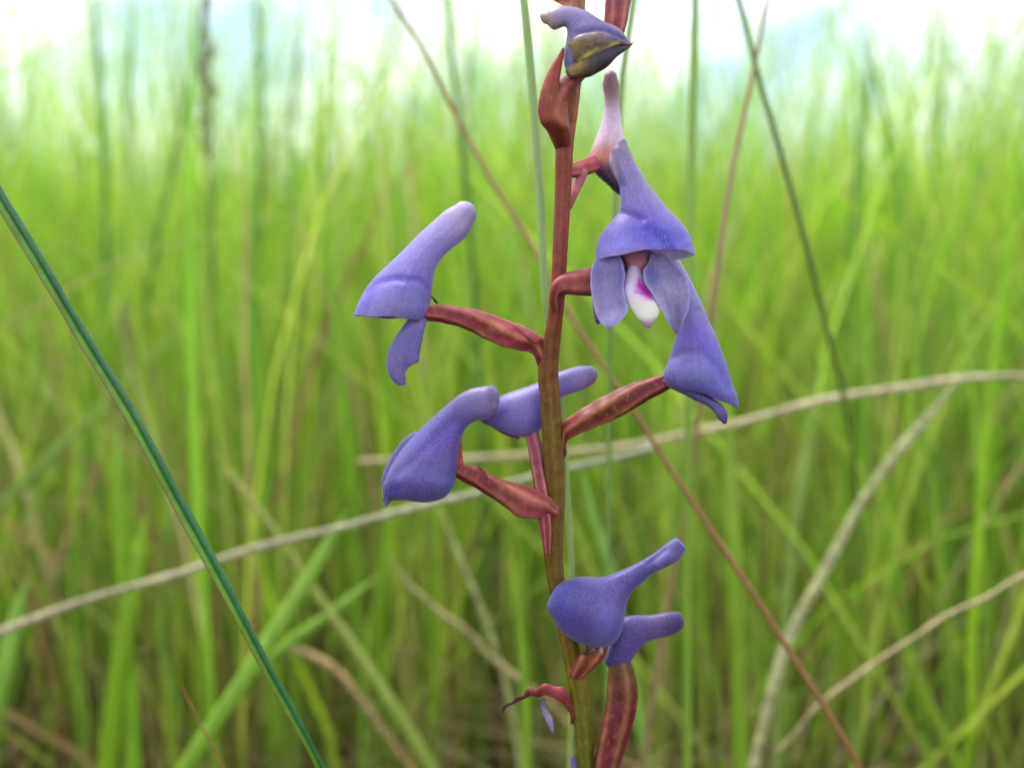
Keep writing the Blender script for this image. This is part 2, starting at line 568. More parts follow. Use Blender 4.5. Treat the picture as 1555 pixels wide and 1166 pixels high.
meadow("near_grass", 3400, 0.30, 0.75, R(62), 0.14, 0.44, 0.0010, 0.0032, 0.09,
       "fresh green grass blades standing close behind the orchid", tuft=12, spread=0.016, power=1.6, leanmax=0.9, rmin=0.30)
meadow("tall_grass", 30000, 0.5, 2.4, R(52), 0.26, 0.56, 0.0010, 0.0026, 0.05,
       "tall green meadow grass filling the middle of the view", levels=5, tuft=11, leanmax=0.45)
meadow("distant_grass", 42000, 2.2, 9.0, R(48), 0.30, 0.56, 0.002, 0.006, 0.05,
       "distant meadow grass fading towards the bright sky", keel=False, levels=4, tuft=14, leanmax=0.3, power=1.3)
meadow("horizon_grass", 16000, 9.0, 45.0, R(48), 0.35, 0.6, 0.015, 0.05, 0.05,
       "pale green grass along the far horizon", keel=False, levels=3, tuft=10, spread=0.05, leanmax=0.3, power=1.1)
meadow("grass_culms", 6500, 0.55, 3.2, R(50), 0.50, 0.98, 0.0007, 0.0016, 0.10,
       "thin upright flowering grass stalks rising against the sky", levels=7, tuft=4, leanmax=0.25, skyline=True)
meadow("tangled_straw", 3600, 0.30, 0.9, R(62), 0.12, 0.30, 0.0007, 0.0016, 0.65,
       "fine pale straws leaning every way among the green blades", levels=6, tuft=5, leanmax=1.7, power=1.5, rmin=0.30)
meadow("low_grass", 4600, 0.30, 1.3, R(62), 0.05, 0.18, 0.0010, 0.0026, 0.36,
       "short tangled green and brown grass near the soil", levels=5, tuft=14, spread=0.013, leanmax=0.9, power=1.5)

# thatch of dead blades lying near the soil
nt = 5200
pos = sector(nt, 0.22, 1.4, R(62), 1.5, 5, 0.03)
hh = rng.uniform(0.02, 0.07, nt)
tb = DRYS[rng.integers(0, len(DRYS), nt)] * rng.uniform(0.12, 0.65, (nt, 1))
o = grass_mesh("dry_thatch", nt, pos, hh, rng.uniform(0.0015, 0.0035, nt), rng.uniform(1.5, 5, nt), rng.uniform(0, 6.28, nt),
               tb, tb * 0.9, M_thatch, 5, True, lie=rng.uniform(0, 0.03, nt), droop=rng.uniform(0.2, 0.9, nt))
tag(o, "dead brown grass matted between the green blades", 'grass', kind='stuff')


# ---------------------------------------------------------------- blades and culms one can tell apart
def strip(name, pts, mat, cols, shape='blade', parent=None, root=False, sides=8, n=48, flat=0.16, roll=0.0, angcol=None,
          tip=True, wave=0.0):
    """pts: (px, py, distance in m, width in m) along the blade; world-space strap with its own thickness"""
    rows = []
    for (px, py, d, w) in pts:
        z = (d - D0) / K
        rows.append([*P(px, py, z), w * (0.68 if mat.name == 'dry_straw' else 1)])
    rows = np.array(rows)
    if root:                                   # carry it down into the ground outside the picture
        q = rows[-1].copy()
        dirv = rows[-1, :3] - rows[-2, :3]
        dirv /= np.linalg.norm(dirv)
        extra = []
        stepl = max(0.02, q[2] / 6)
        k = 0
        while q[2] > 0.0 and k < 14:
            dirv = dirv + np.array([0, 0.05, -0.28]); dirv /= np.linalg.norm(dirv)
            q = q.copy(); q[:3] += dirv * stepl
            extra.append(q); k += 1
        if extra:
            rows = np.vstack([rows, np.array(extra)])
            n += 4 * len(extra)
    A = cr(rows, n)
    C, Wd = A[:, :3], np.maximum(A[:, 3], 1e-4)
    if wave:
        u_ = np.linspace(0, 1, n)
        kk_ = np.interp(np.arange(n), np.linspace(0, n - 1, 9), np.random.default_rng(int(abs(rows[0, 0]) * 1e5) % 9999).uniform(-1, 1, 9))
        C = C + UP * (kk_ * wave * 2.2)[:, None]
        Wd = Wd * (1 + 0.22 * np.interp(np.arange(n), np.linspace(0, n - 1, 14), np.random.default_rng(4).uniform(-1, 1, 14)))
        C = C + RIGHT * (wave * np.sin(u_ * 23 + rows[0, 0] * 50) * 0.5)[:, None] + UP * (wave * np.sin(u_ * 31 + 1))[:, None]
    T = np.gradient(C, axis=0)
    T /= np.linalg.norm(T, axis=1)[:, None]
    view = C - CAM
    view /= np.linalg.norm(view, axis=1)[:, None]
    S = np.cross(T, view); S /= np.linalg.norm(S, axis=1)[:, None]
    N = np.cross(S, T)
    cr_, sr_ = math.cos(roll), math.sin(roll)
    S, N = S * cr_ + N * sr_, N * cr_ - S * sr_
    ang = np.linspace(0, 2 * math.pi, sides, endpoint=False)
    u = np.linspace(0, 1, n)
    vs, cs = [], []
    c0, c1 = lin(cols[0]), lin(cols[-1])
    taper = np.ones(n)
    if tip:
        taper = np.clip((u + 0.004) / 0.10, 0.06, 1) ** 0.7
    for i in range(n):
        w = Wd[i] * 0.5 * taper[i]
        for a in ang:
            if shape == 'blade':
                off = S[i] * w * math.cos(a) + N[i] * (w * flat * math.sin(a) + w * 0.35 * math.cos(a) ** 2)
            else:
                off = (S[i] * math.cos(a) + N[i] * math.sin(a)) * w
            vs.append(C[i] + off)
            col = c0 * (1 - u[i]) + c1 * u[i]
            if angcol is not None:
                col = angcol(a, u[i])
            cs.append(col)
    f = []
    bridge(n, sides, f)
    f.append(tuple(range(sides))[::-1])
    f.append(tuple(range((n - 1) * sides, n * sides)))
    org = C[-1] if root else C[np.argmin(C[:, 2])]
    return mk(name, vs, f, mat, parent, cs, origin=org)


# dark blue-green leaf crossing the left
def rushcol(a, u):
    a = (a + 2 * math.pi) % (2 * math.pi)
    teal, green, brown = lin((62, 112, 92)), lin((104, 160, 46)), lin((150, 92, 52))
    ca = math.cos(a)
    if ca < -0.82: return brown
    if ca < -0.18: return green
    return teal


def rush():
    pts = [(-95, 150, 0.128, 0.0022), (-40, 232, 0.128, 0.0021), (0, 302, 0.129, 0.0020), (60, 400, 0.130, 0.0020), (125, 510, 0.132, 0.0020), (200, 632, 0.134, 0.0020),
           (270, 762, 0.137, 0.0021), (335, 880, 0.139, 0.0020), (400, 1005, 0.143, 0.0018), (450, 1095, 0.147, 0.0016), (488, 1168, 0.151, 0.0015)]
    rows = [[*P(p[0], p[1], (p[2] - D0) / K), p[3]] for p in pts]
    rows = np.array(rows)
    q = rows[-1].copy(); d = rows[-1, :3] - rows[-2, :3]; d /= np.linalg.norm(d)
    ext = []
    for k in range(7):
        d = d + np.array([0, 0.06, -0.12]); d /= np.linalg.norm(d)
        q = q.copy(); q[:3] += d * 0.032; ext.append(q)
        if q[2] < 0: break
    A = cr(np.vstack([rows, ext]), 150)
    C, Wd = A[:, :3], A[:, 3]
    T = np.gradient(C, axis=0); T /= np.linalg.norm(T, axis=1)[:, None]
    V = C - CAM; V /= np.linalg.norm(V, axis=1)[:, None]
    S = np.cross(T, V); S /= np.linalg.norm(S, axis=1)[:, None]
    N = np.cross(S, T)
    if (S[10] @ RIGHT) < 0: S = -S
    # folded profile: (across, toward viewer) in half widths, closed outline
    prof = [(-1.0, -0.10), (-0.92, 0.02), (-0.55, -0.30), (-0.12, -0.42), (0.0, -0.05), (0.30, 0.30), (0.66, 0.42), (0.95, 0.22), (1.0, -0.1),
            (0.6, -0.25), (0.1, -0.62), (-0.5, -0.5)]
    teal, green, brown = lin((54, 102, 58)), lin((96, 148, 40)), lin((118, 98, 50))
    pc = [brown, brown, green, green, teal * 0.8, teal, teal * 1.1, teal, lin((92, 128, 60)), green, green, green]
    side = np.sign(N[10] @ (CAM - C[10]))
    vs, cs = [], []
    for i in range(len(C)):
        w = Wd[i] * 0.50 * (1 + 0.05 * math.sin(i * 0.31) + 0.03 * math.sin(i * 0.83))
        for (a, b), col in zip(prof, pc):
            vs.append(C[i] + S[i] * w * a + N[i] * side * w * b)
            cs.append(col)
    f = []; bridge(len(C), len(prof), f)
    return mk("rush", vs, f, M_rush, None, cs, origin=C[-1])


tag(rush(), "long dark blue-green folded leaf with a brown edge slanting across the left of the orchid", 'leaf')

G1, G2, G3, YG, OL = (118, 160, 40), (96, 142, 40), (134, 168, 80), (150, 176, 40), (112, 124, 58)
ST, ST2, TAN, RB, OR = (190, 178, 146), (172, 156, 116), (160, 136, 92), (140, 84, 56), (164, 104, 48)


GROUPS = {'grass_culm': 'single grass culms around the orchid', 'grass_stalk': 'blurred upright stalks against the sky',
          'green_grass': 'green blades behind the orchid', 'dry_straw': 'pale dry straws', 'withered_grass': 'withered leaves in the grass'}


def thing(name, pts, mat, cols, label, cat, **kw):
    o = strip(name, pts, mat, cols, **kw)
    tag(o, label, cat, GROUPS[name], 'thing')
    return o


# culms close behind / beside the orchid
thing("grass_culm", [(776, -140, .150, .0010), (795, 0, .150, .00135), (808, 130, .150, .0014), (820, 300, .150, .0015), (826, 420, .150, .0013), (832, 500, .151, .0010), (846, 560, .152, .0010),
                     (856, 640, .153, .0009), (861, 740, .154, .0010), (868, 850, .156, .0010), (872, 960, .158, .0010), (868, 1080, .160, .001), (865, 1180, .163, .001)],
      M_culm, [(140, 170, 98), (152, 160, 96)], "slender pale green grass culm running right beside the orchid stem", 'grass culm', shape='tube', root=True, tip=False)
thing("grass_culm", [(560, -70, .21, .0008), (595, 0, .21, .0010), (645, 80, .21, .0010), (690, 170, .21, .0011), (750, 280, .205, .0011), (812, 380, .20, .0011), (865, 478, .195, .0011), (950, 605, .19, .0011),
                     (1040, 745, .188, .0012), (1130, 880, .186, .0013), (1200, 990, .186, .0013), (1262, 1090, .186, .0013), (1312, 1180, .187, .0013)],
      M_culm, [(140, 112, 70), (140, 92, 40)], "long orange brown dry culm slanting diagonally behind the orchid from top to bottom right", 'grass culm', shape='tube', root=True, tip=False)
thing("grass_culm", [(1185, -80, .20, .0007), (1165, 0, .20, .0009), (1145, 105, .20, .0010), (1110, 270, .20, .0011), (1086, 430, .20, .0011), (1070, 560, .205, .0011), (1052, 700, .21, .0011),
                     (1030, 840, .215, .0012), (1000, 1000, .22, .0013), (975, 1180, .225, .0013)],
      M_culm, [(150, 118, 92), (140, 108, 72)], "thin reddish tan culm leaning right, crossing a dark green one under the white sky", 'grass culm', shape='tube', root=True, tip=False)
thing("grass_culm", [(1090, -70, .20, .0010), (1122, 0, .20, .0012), (1150, 110, .20, .0013), (1188, 240, .20, .0014), (1224, 370, .205, .0015), (1256, 500, .22, .0014), (1285, 620, .24, .0014),
                     (1300, 740, .27, .0014), (1310, 900, .31, .0014), (1318, 1180, .36, .0014)],
      M_culm, [(104, 126, 62), (126, 152, 64)], "dark olive green culm curving down to the right of the hooded flowers", 'grass culm', shape='tube', root=True, tip=False)
thing("grass_culm", [(1058, -90, .20, .0013), (1056, 0, .20, .0016), (1051, 200, .20, .0019), (1048, 400, .20, .0019), (1046, 600, .20, .0019), (1045, 800, .205, .0019), (1044, 1000, .21, .0019), (1044, 1180, .215, .0019)],
      M_culm, [(128, 160, 60), (126, 156, 52)], "straight upright green culm just behind the right hand flowers", 'grass culm', shape='tube', root=True, tip=False)
thing("grass_culm", [(676, -80, .27, .0014), (684, 60, .27, .0017), (700, 210, .27, .0018), (712, 330, .28, .0018), (722, 450, .29, .0019), (730, 600, .30, .002), (733, 900, .33, .002), (735, 1180, .36, .002)],
      M_culm, [(96, 128, 56), (92, 130, 48)], "dark green upright culm left of the orchid, crossed by the orange brown one", 'grass culm', shape='tube', root=True, tip=False)
thing("grass_culm", [(968, -60, .175, .0010), (958, 30, .175, .0012), (944, 130, .176, .0012), (938, 260, .178, .0012), (930, 400, .18, .0012), (925, 700, .19, .0012), (922, 1180, .20, .0012)],
      M_culm, [(128, 148, 84), (100, 140, 44)], "thin green culm directly behind the pale uppermost spur", 'grass culm', shape='tube', root=True, tip=False)
thing("grass_culm", [(275, 1036, .172, .0003), (288, 1066, .172, .0004), (310, 1110, .173, .0004), (345, 1176, .174, .0005)],
      M_culm, [(140, 90, 50), (110, 136, 50)], "hair thin seedling stalk with a red brown tip at the bottom left", 'grass culm', shape='tube', root=True)
# far upright stalks
for (xs, d, w, cc, lab) in (
    ([(140, -60), (146, 60), (156, 180), (160, 420), (150, 700)], .42, .0044, (96, 140, 60), "blurred upright green stalk nearest the upper left corner"),
    ([(208, -60), (198, 100), (193, 250), (188, 480), (180, 760)], .44, .0034, (122, 158, 90), "pale blurred stalk right of the upper left corner stalk"),
    ([(318, -60), (302, 60), (283, 150), (262, 260), (235, 380)], .40, .0030, (112, 140, 76), "blurred leaf bending left under the dark seed stalk"),
    ([(384, -60), (392, 60), (396, 200), (388, 400), (384, 700)], .44, .0050, (96, 142, 52), "thick blurred green stalk between the left seed stalk and the orchid"),
    ([(468, -60), (456, 60), (446, 160), (440, 420), (436, 700)], .45, .0034, (122, 158, 78), "blurred pale green stalk leaning left above the pale spurred flower"),
    ([(505, -60), (500, 90), (492, 240), (488, 460), (478, 700)], .50, .0034, (120, 160, 60), "blurred yellow green stalk straight above the leftmost flower"),
    ([(722, -60), (716, 60), (710, 170), (716, 420), (726, 760)], .42, .0034, (134, 160, 84), "blurred yellow green stalk just left of the slanting brown culm top"),
    ([(1328, 30), (1318, 130), (1304, 260), (1292, 400), (1286, 700)], .42, .0042, (104, 142, 54), "broad blurred leaf standing upright at the upper right"),
    ([(1448, -60), (1436, 100), (1420, 240), (1400, 400), (1372, 700)], .50, .0040, (132, 158, 96), "pale blurred stalk leaning right in the upper right sky"),
    ([(1560, 90), (1520, 190), (1476, 300), (1440, 440), (1400, 700)], .48, .0036, (130, 160, 80), "blurred blade slanting up to the right edge"),
):
    pts = [(x, y, d, w * 0.78 * (0.6 if i == 0 else 1)) for i, (x, y) in enumerate(xs)]
    cc = tuple(int(min(255, q * 1.12)) for q in cc)
    thing("grass_stalk", pts, M_blade, [cc, G1], lab, 'grass stalk', root=True, roll=random.uniform(-.4, .4))

# seed stalk upper left with its spikelets
pts = [(306, -60, .33, .0018), (312, 40, .33, .0022), (316, 120, .33, .0022), (319, 220, .33, .0020), (322, 420, .34, .0018), (326, 700, .36, .0018)]
ss_ = strip("seed_stalk", pts, M_culm, [(112, 128, 72), (124, 148, 62)], shape='tube', root=True)
tag(ss_, "dark blurred grass stalk carrying a narrow brownish seed head at the upper left", 'seed stalk')
random.seed(5)
for k in range(16):
    y = 10 + k * 15
    x = 310 + 0.03 * y + random.uniform(-5, 5)
    s = random.choice((-1, 1))
    strip("spikelet", [(x, y + 8, .33, .0006), (x + s * 4, y, .33, .0022), (x + s * 7, y - 12, .33, .0018), (x + s * 8, y - 20, .33, .0005)], M_culm,
          [(116, 112, 74), (136, 130, 84)], shape='tube', parent=ss_, n=10, sides=6, tip=False)

# dry straws and leaves at middle distance
thing("dry_straw", [(-90, 985, .24, .0028), (0, 955, .24, .0029), (130, 912, .238, .0028), (260, 874, .236, .0027), (400, 832, .234, .0026), (540, 796, .232, .0026), (680, 760, .23, .0026),
                    (800, 727, .23, .0024), (900, 700, .23, .0024), (1000, 680, .231, .0018)],
      M_straw, [(172, 160, 126), (148, 152, 124)], "long pale straw lying from the left edge to behind the orchid stem", 'straw', flat=.4, tip=False, wave=.00022)
thing("dry_straw", [(545, 702, .265, .0018), (690, 694, .262, .0022), (850, 688, .258, .0024), (960, 674, .255, .0026), (1060, 655, .253, .0028), (1160, 632, .252, .0028), (1300, 600, .252, .0027), (1430, 578, .252, .0026), (1555, 572, .255, .0024), (1650, 576, .26, .0022)],
      M_straw, [ST2, ST], "pale straw running from behind the stem to the right edge", 'straw', flat=.4, tip=False, wave=.00022)
thing("withered_grass", [(1462, 572, .25, .00224), (1420, 620, .25, .00336), (1372, 676, .248, .00368), (1310, 760, .246, .00384), (1260, 850, .244, .00400), (1212, 940, .242, .00416), (1175, 1040, .24, .00432), (1142, 1176, .24, .00432)],
      M_straw, [(150, 154, 100), (166, 160, 118)], "broad pale dry leaf slanting down through the lower right", 'dry leaf', root=True, wave=.00018)
thing("dry_straw", [(1600, 852, .22, .0014), (1540, 880, .22, .0014), (1450, 930, .222, .0014), (1350, 990, .225, .0014), (1245, 1072, .23, .0014), (1180, 1140, .236, .0013)],
      M_straw, [ST2, ST2], "thin pale straw slanting up to the lower right edge", 'straw', shape='tube', wave=.0003)
thing("withered_grass", [(1570, 560, .42, .00345), (1520, 625, .42, .00460), (1470, 700, .42, .00483), (1436, 790, .42, .00391), (1385, 880, .42, .00345), (1330, 1000, .43, .00345), (1280, 1176, .44, .00345)],
      M_straw, [(164, 164, 96), (150, 140, 84)], "yellowish bent leaf near the right edge, above the thin straw", 'dry leaf', root=True, wave=.00025)
thing("withered_grass", [(426, 982, .27, .002), (462, 990, .27, .0032), (510, 1016, .268, .0036), (548, 1062, .266, .0034), (590, 1120, .266, .0028), (640, 1190, .266, .0026)],
      M_straw, [(160, 136, 92), (140, 118, 66)], "short reddish tan dead leaf arching near the bottom, right of the blue-green leaf", 'dry leaf', root=True)
thing("green_grass", [(324, 686, .25, .0012), (362, 735, .25, .0022), (420, 808, .25, .0018), (480, 900, .249, .0024), (540, 985, .248, .003), (600, 1075, .248, .0032), (662, 1176, .25, .0032)],
      M_blade, [(168, 170, 92), G1], "green blade with a straw coloured tip crossing under the pale straw", 'grass blade', root=True)
thing("green_grass", [(668, 772, .26, .0020), (700, 850, .258, .0026), (735, 935, .256, .0028), (760, 1010, .256, .0028), (780, 1090, .256, .0026), (790, 1176, .256, .0026)],
      M_straw, [(154, 162, 96), (150, 142, 90)], "pale tan blade starting just below the lower left flower", 'grass blade', root=True)
thing("dry_straw", [(592, 852, .25, .0016), (640, 905, .25, .002), (700, 955, .25, .0026), (765, 1012, .25, .0026), (830, 1062, .25, .002), (880, 1120, .252, .002)],
      M_straw, [(140, 142, 88), (164, 142, 98)], "tan straw leaning right towards the stem base at the bottom", 'straw', flat=.4, wave=.0003)
thing("green_grass", [(530, 770, .24, .0016), (500, 824, .238, .0034), (455, 900, .236, .0042), (400, 985, .234, .0044), (345, 1070, .234, .0044), (275, 1176, .236, .0044)],
      M_blade, [(140, 172, 66), (128, 166, 54)], "broad soft green blade slanting down left behind the blue-green leaf", 'grass blade', root=True)
thing("green_grass", [(580, 868, .26, .0016), (540, 903, .26, .0028), (490, 940, .258, .0030), (436, 978, .256, .003), (380, 1030, .256, .0028), (320, 1110, .256, .0028)],
      M_blade, [(138, 170, 66), G1], "shorter soft green blade slanting left, beside the reddish dead leaf", 'grass blade', root=True)
thing("green_grass", [(222, 780, .27, .0030), (208, 860, .268, .0052), (192, 960, .266, .0058), (176, 1060, .266, .0058), (162, 1176, .266, .0058)],
      M_blade, [(140, 172, 40), (120, 158, 34)], "wide bright yellow green blade standing at the lower left", 'grass blade', root=True)
thing("green_grass", [(178, 620, .27, .0020), (182, 740, .268, .0036), (186, 860, .268, .0042), (196, 1000, .268, .0042), (205, 1176, .268, .0042)],
      M_blade, [(138, 174, 44), (120, 164, 34)], "taller green blade rising just behind the wide yellow green one", 'grass blade', root=True)
thing("green_grass", [(40, 880, .26, .002), (26, 935, .26, .0046), (8, 1010, .258, .005), (-14, 1100, .258, .005), (-30, 1180, .258, .005)],
      M_blade, [(142, 176, 74), (132, 168, 60)], "pale green blade at the lower left edge of the picture", 'grass blade', root=True)
thing("green_grass", [(168, 612, .32, .0022), (110, 660, .32, .0032), (40, 730, .318, .0034), (-40, 810, .316, .0034), (-100, 880, .316, .003)],
      M_blade, [(142, 168, 84), (128, 158, 76)], "pale green blade slanting down to the left edge behind the blue-green leaf", 'grass blade', root=True)
thing("withered_grass", [(162, 672, .34, .002), (140, 730, .34, .005), (112, 800, .338, .0058), (84, 880, .336, .005), (60, 980, .336, .004), (40, 1176, .34, .004)],
      M_straw, [(158, 130, 82), (140, 130, 70)], "blurred brownish dead leaf left of the blue-green leaf", 'dry leaf', root=True)
thing("green_grass", [(1105, 560, .26, .0022), (1108, 680, .258, .0040), (1114, 800, .256, .0044), (1120, 950, .256, .0044), (1126, 1176, .256, .0044)],
      M_blade, [(142, 170, 52), (128, 160, 42)], "soft green upright blade directly below the right hand flower", 'grass blade', root=True)
thing("green_grass", [(1240, 590, .30, .0022), (1226, 680, .30, .0036), (1210, 780, .298, .0036), (1196, 900, .298, .0036), (1180, 1176, .30, .0036)],
      M_blade, [(150, 168, 84), (124, 152, 60)], "yellowish upright blade between the soft green blade and the broad dry leaf", 'grass blade', root=True)
thing("green_grass", [(766, 800, .24, .001), (780, 880, .24, .002), (790, 960, .24, .0024), (798, 1060, .24, .0024), (800, 1176, .24, .0024)],
      M_blade, [(142, 170, 52), (128, 160, 42)], "vivid green narrow blade left of the lowest flowers", 'grass blade', root=True)
thing("green_grass", [(880, 700, .24, .001), (900, 780, .24, .0024), (930, 880, .24, .0028), (952, 1000, .24, .0028), (985, 1176, .24, .0028)],
      M_blade, [(146, 180, 84), (120, 164, 60)], "green blade leaning left between the stem and the lowest spurs", 'grass blade', root=True)
thing("green_grass", [(1330, 860, .28, .0012), (1352, 920, .28, .0030), (1380, 1000, .28, .0036), (1420, 1090, .28, .0036), (1460, 1180, .28, .0036)],
      M_blade, [(142, 170, 52), (128, 160, 42)], "green blade leaning left under the thin straw at lower right", 'grass blade', root=True)
thing("withered_grass", [(1366, 700, .34, .001), (1360, 780, .34, .0036), (1350, 860, .34, .004), (1340, 960, .34, .003), (1334, 1176, .34, .003)],
      M_straw, [(166, 128, 62), (150, 110, 60)], "orange brown upright dead leaf right of the broad dry leaf", 'dry leaf', root=True)


# ---------------------------------------------------------------- the orchid
def sz(y):                                   # depth of the stem axis (px units) along the photo's height
    return 0.15 * (y - 420) if y > 420 else 0.06 * (y - 420)


BASE = P(905, 1900, 260); BASE = np.array([BASE[0], BASE[1], 0.0])
orchid = empty("orchid", BASE)
tag(orchid, "violet spurred orchid on a red brown stem standing in tall grass", 'orchid')

RED, MAR, PINK, CREAM, BRN, OLV = (142, 70, 62), (112, 46, 48), (172, 92, 92), (186, 132, 92), (124, 66, 44), (116, 100, 26)
V0, V1, V2, VP, VG, VD = (122, 112, 208), (108, 96, 200), (92, 80, 184), (168, 158, 214), (160, 148, 190), (74, 60, 140)

stem_secs = [
    (868, -150, 890, -150, (150, 110, 66)), (866, -40, 889, -40, (160, 118, 72)), (865, 20, 888, 20, (160, 112, 74)), (863, 90, 886, 90, (162, 104, 76)), (854, 160, 879, 160, (160, 94, 70)), (844, 222, 871, 222, (140, 70, 52)),
    (842, 300, 867, 300, (142, 70, 56)), (839, 380, 862, 380, (142, 72, 56)), (836, 440, 859, 440, (132, 66, 46)), (828, 500, 853, 500, (124, 70, 40)),
    (817, 560, 848, 560, (120, 78, 34)), (820, 610, 851, 610, (116, 94, 34)), (823, 660, 855, 660, (114, 98, 34)), (826, 710, 858, 710, (114, 94, 36)),
    (826, 770, 858, 770, (112, 92, 38)), (824, 820, 856, 820, (110, 92, 36)), (829, 870, 857, 870, (110, 98, 34)), (841, 930, 868, 930, (118, 96, 30)), (855, 1000, 884, 1000, (122, 112, 26)),
    (866, 1060, 895, 1060, (110, 116, 28)), (873, 1120, 901, 1120, (104, 116, 30)), (878, 1180, 905, 1180, (100, 116, 32)), (890, 1350, 916, 1350, (96, 112, 32))]
rows = [(a, b, c, d, sz(b), (c - a) / 2, col) for (a, b, c, d, col) in stem_secs]
stem_o = loft("stem", rows, M_stem, orchid, n=150, ring=28, cap0=None, cap1=None, ribs=(7, 0.010, 0.6, 0.08, (170, 100, 70)), rough=0.7)
# lower stem down to the soil
p_top = P(903, 1345, sz(1345)); lo = []
q = np.array([*p_top])
ctrl = np.array([q, (q * 0.66 + BASE * 0.34) + [0, 0.004, 0], BASE + [0, 0, 0.05], BASE])
C = cr(ctrl, 24); vs, cs = [], []
for i, c in enumerate(C):
    for a in np.linspace(0, 2 * math.pi, 16, endpoint=False):
        vs.append(c + np.array([math.cos(a), math.sin(a), 0]) * 0.00145 * (1 + 0.2 * i / 24)); cs.append(lin((98, 112, 34)))
f = []; bridge(24, 16, f)
mk("stem_base", vs, f, M_stem, orchid, cs)


def flower(label):
    return label


def vein_lines(*a):
    return a


RIB = lambda amp=0.10, tw=0.7, st=0.45, col=CREAM: (6, amp, tw, st, col)

PETAL_DEPTH = 1.0      # multiplies the petal colour of each bloom
# --- flower A: top, tilted back, spur to the left
zA = -46
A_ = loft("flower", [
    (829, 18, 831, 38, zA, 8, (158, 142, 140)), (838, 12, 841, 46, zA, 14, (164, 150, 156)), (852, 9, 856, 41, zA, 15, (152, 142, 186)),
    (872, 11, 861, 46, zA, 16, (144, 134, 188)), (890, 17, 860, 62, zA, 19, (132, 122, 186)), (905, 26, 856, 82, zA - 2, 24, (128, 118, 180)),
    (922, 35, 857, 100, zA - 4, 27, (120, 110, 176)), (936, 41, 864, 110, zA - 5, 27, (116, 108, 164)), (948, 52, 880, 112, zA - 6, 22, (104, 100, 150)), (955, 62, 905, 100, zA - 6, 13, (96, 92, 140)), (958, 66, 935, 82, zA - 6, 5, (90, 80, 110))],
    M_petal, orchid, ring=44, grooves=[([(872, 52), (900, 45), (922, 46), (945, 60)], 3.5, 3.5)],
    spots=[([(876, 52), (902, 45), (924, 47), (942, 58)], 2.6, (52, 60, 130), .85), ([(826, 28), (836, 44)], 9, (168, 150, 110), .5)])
A_['label'] = "topmost flower, hood tilted back showing its olive underside"
loft("side_sepal", [
    (862, 66, 868, 74, zA - 22, 4, (140, 126, 60)), (874, 56, 872, 94, zA - 26, 6, (124, 108, 54)), (894, 50, 888, 92, zA - 28, 7, (116, 96, 66)),
    (915, 50, 908, 80, zA - 28, 6, (112, 92, 84)), (935, 57, 932, 70, zA - 24, 4, (104, 84, 100)), (955, 66, 955, 69, zA - 14, 2, (110, 70, 70))],
    M_under, A_, n=40, ring=28, rough=1.0, spots=[([(880, 93), (900, 79), (920, 74), (938, 67)], 3.2, (176, 160, 60), .9), ([(880, 52), (905, 52), (925, 55)], 6, (120, 96, 110), .6)])
loft("side_sepal", [
    (866, 98, 872, 118, zA - 20, 6, (134, 112, 84)), (880, 90, 886, 119, zA - 24, 9, (98, 84, 44)), (900, 80, 903, 114, zA - 24, 10, (72, 60, 50)),
    (920, 72, 922, 102, zA - 22, 9, (62, 50, 62)), (938, 67, 940, 85, zA - 18, 6, (60, 50, 72)), (958, 66, 960, 69, zA - 10, 1.5, (96, 62, 70))],
    M_under, A_, n=40, ring=28, rough=1.0, spots=[([(872, 112), (882, 98)], 7, (150, 122, 60), .6)])
loft("ovary", [
    (866, 112, 886, 121, zA - 2, 9, (134, 64, 58)), (852, 118, 876, 132, zA - 6, 11, (122, 50, 44)), (838, 128, 867, 146, zA - 9, 14, (128, 56, 48)), (824, 145, 862, 160, zA - 10, 17, (146, 70, 56)),
    (817, 165, 862, 176, zA - 10, 19, (150, 74, 58)), (821, 186, 865, 192, zA - 8, 18, (150, 78, 58)), (832, 203, 868, 205, zA + 10, 16, (148, 78, 56)), (843, 228, 869, 228, zA + 38, 12, (140, 72, 52))],
    M_flesh, A_, ribs=(4, 0.05, 0.4, 0.25, (186, 118, 90)), rough=0.7)
loft("bract", [
    (853.5, 74, 857, 74, zA - 16, 1.5, (150, 70, 58)), (848, 84, 856, 86, zA - 16, 3, (156, 80, 62)), (838, 98, 853, 103, zA - 17, 5, (158, 84, 66)), (829, 116, 850, 122, zA - 19, 6, (154, 78, 62)),
    (821, 140, 847, 146, zA - 22, 7, (150, 74, 58)), (817, 165, 846, 168, zA - 22, 7, (150, 74, 58)), (822, 188, 850, 190, zA - 18, 7, (148, 74, 56)), (838, 206, 862, 207, zA + 8, 7, (144, 72, 54)), (844, 224, 862, 225, zA + 32, 6, (142, 72, 54))],
    M_flesh, A_, n=40, ring=24, capk=.6)

# --- flower top-right above the frame: only its ovary shows
T1 = loft("bud", [(930, -70, 966, -66, 30, 17, (150, 76, 76)), (924, -30, 963, -26, 28, 19, (160, 88, 92)), (920, 4, 956, 8, 26, 18, (164, 84, 92)), (918, 30, 950, 40, 24, 15, (166, 80, 84)), (914, 60, 938, 74, 22, 10, (160, 82, 78)), (890, 92, 906, 102, 14, 8, (150, 84, 66)), (868, 110, 880, 120, 4, 5, (150, 84, 66))],
          M_flesh, orchid, ribs=RIB(.07, .4, .5, (186, 130, 110)))
T1['label'] = "reddish ovary of a higher flower at the top edge"
T2 = loft("bud", [(836, -60, 868, -64, 30, 14, (196, 150, 110)), (830, -20, 872, -22, 28, 15, (198, 146, 112)), (834, -4, 873, -2, 26, 11, (200, 150, 112)), (846, 4, 878, 8, 24, 9, (190, 140, 96)), (866, 16, 884, 26, 6, 6, (170, 116, 76))],
          M_flesh, orchid)
T2['label'] = "peach coloured bud base just entering at the top"

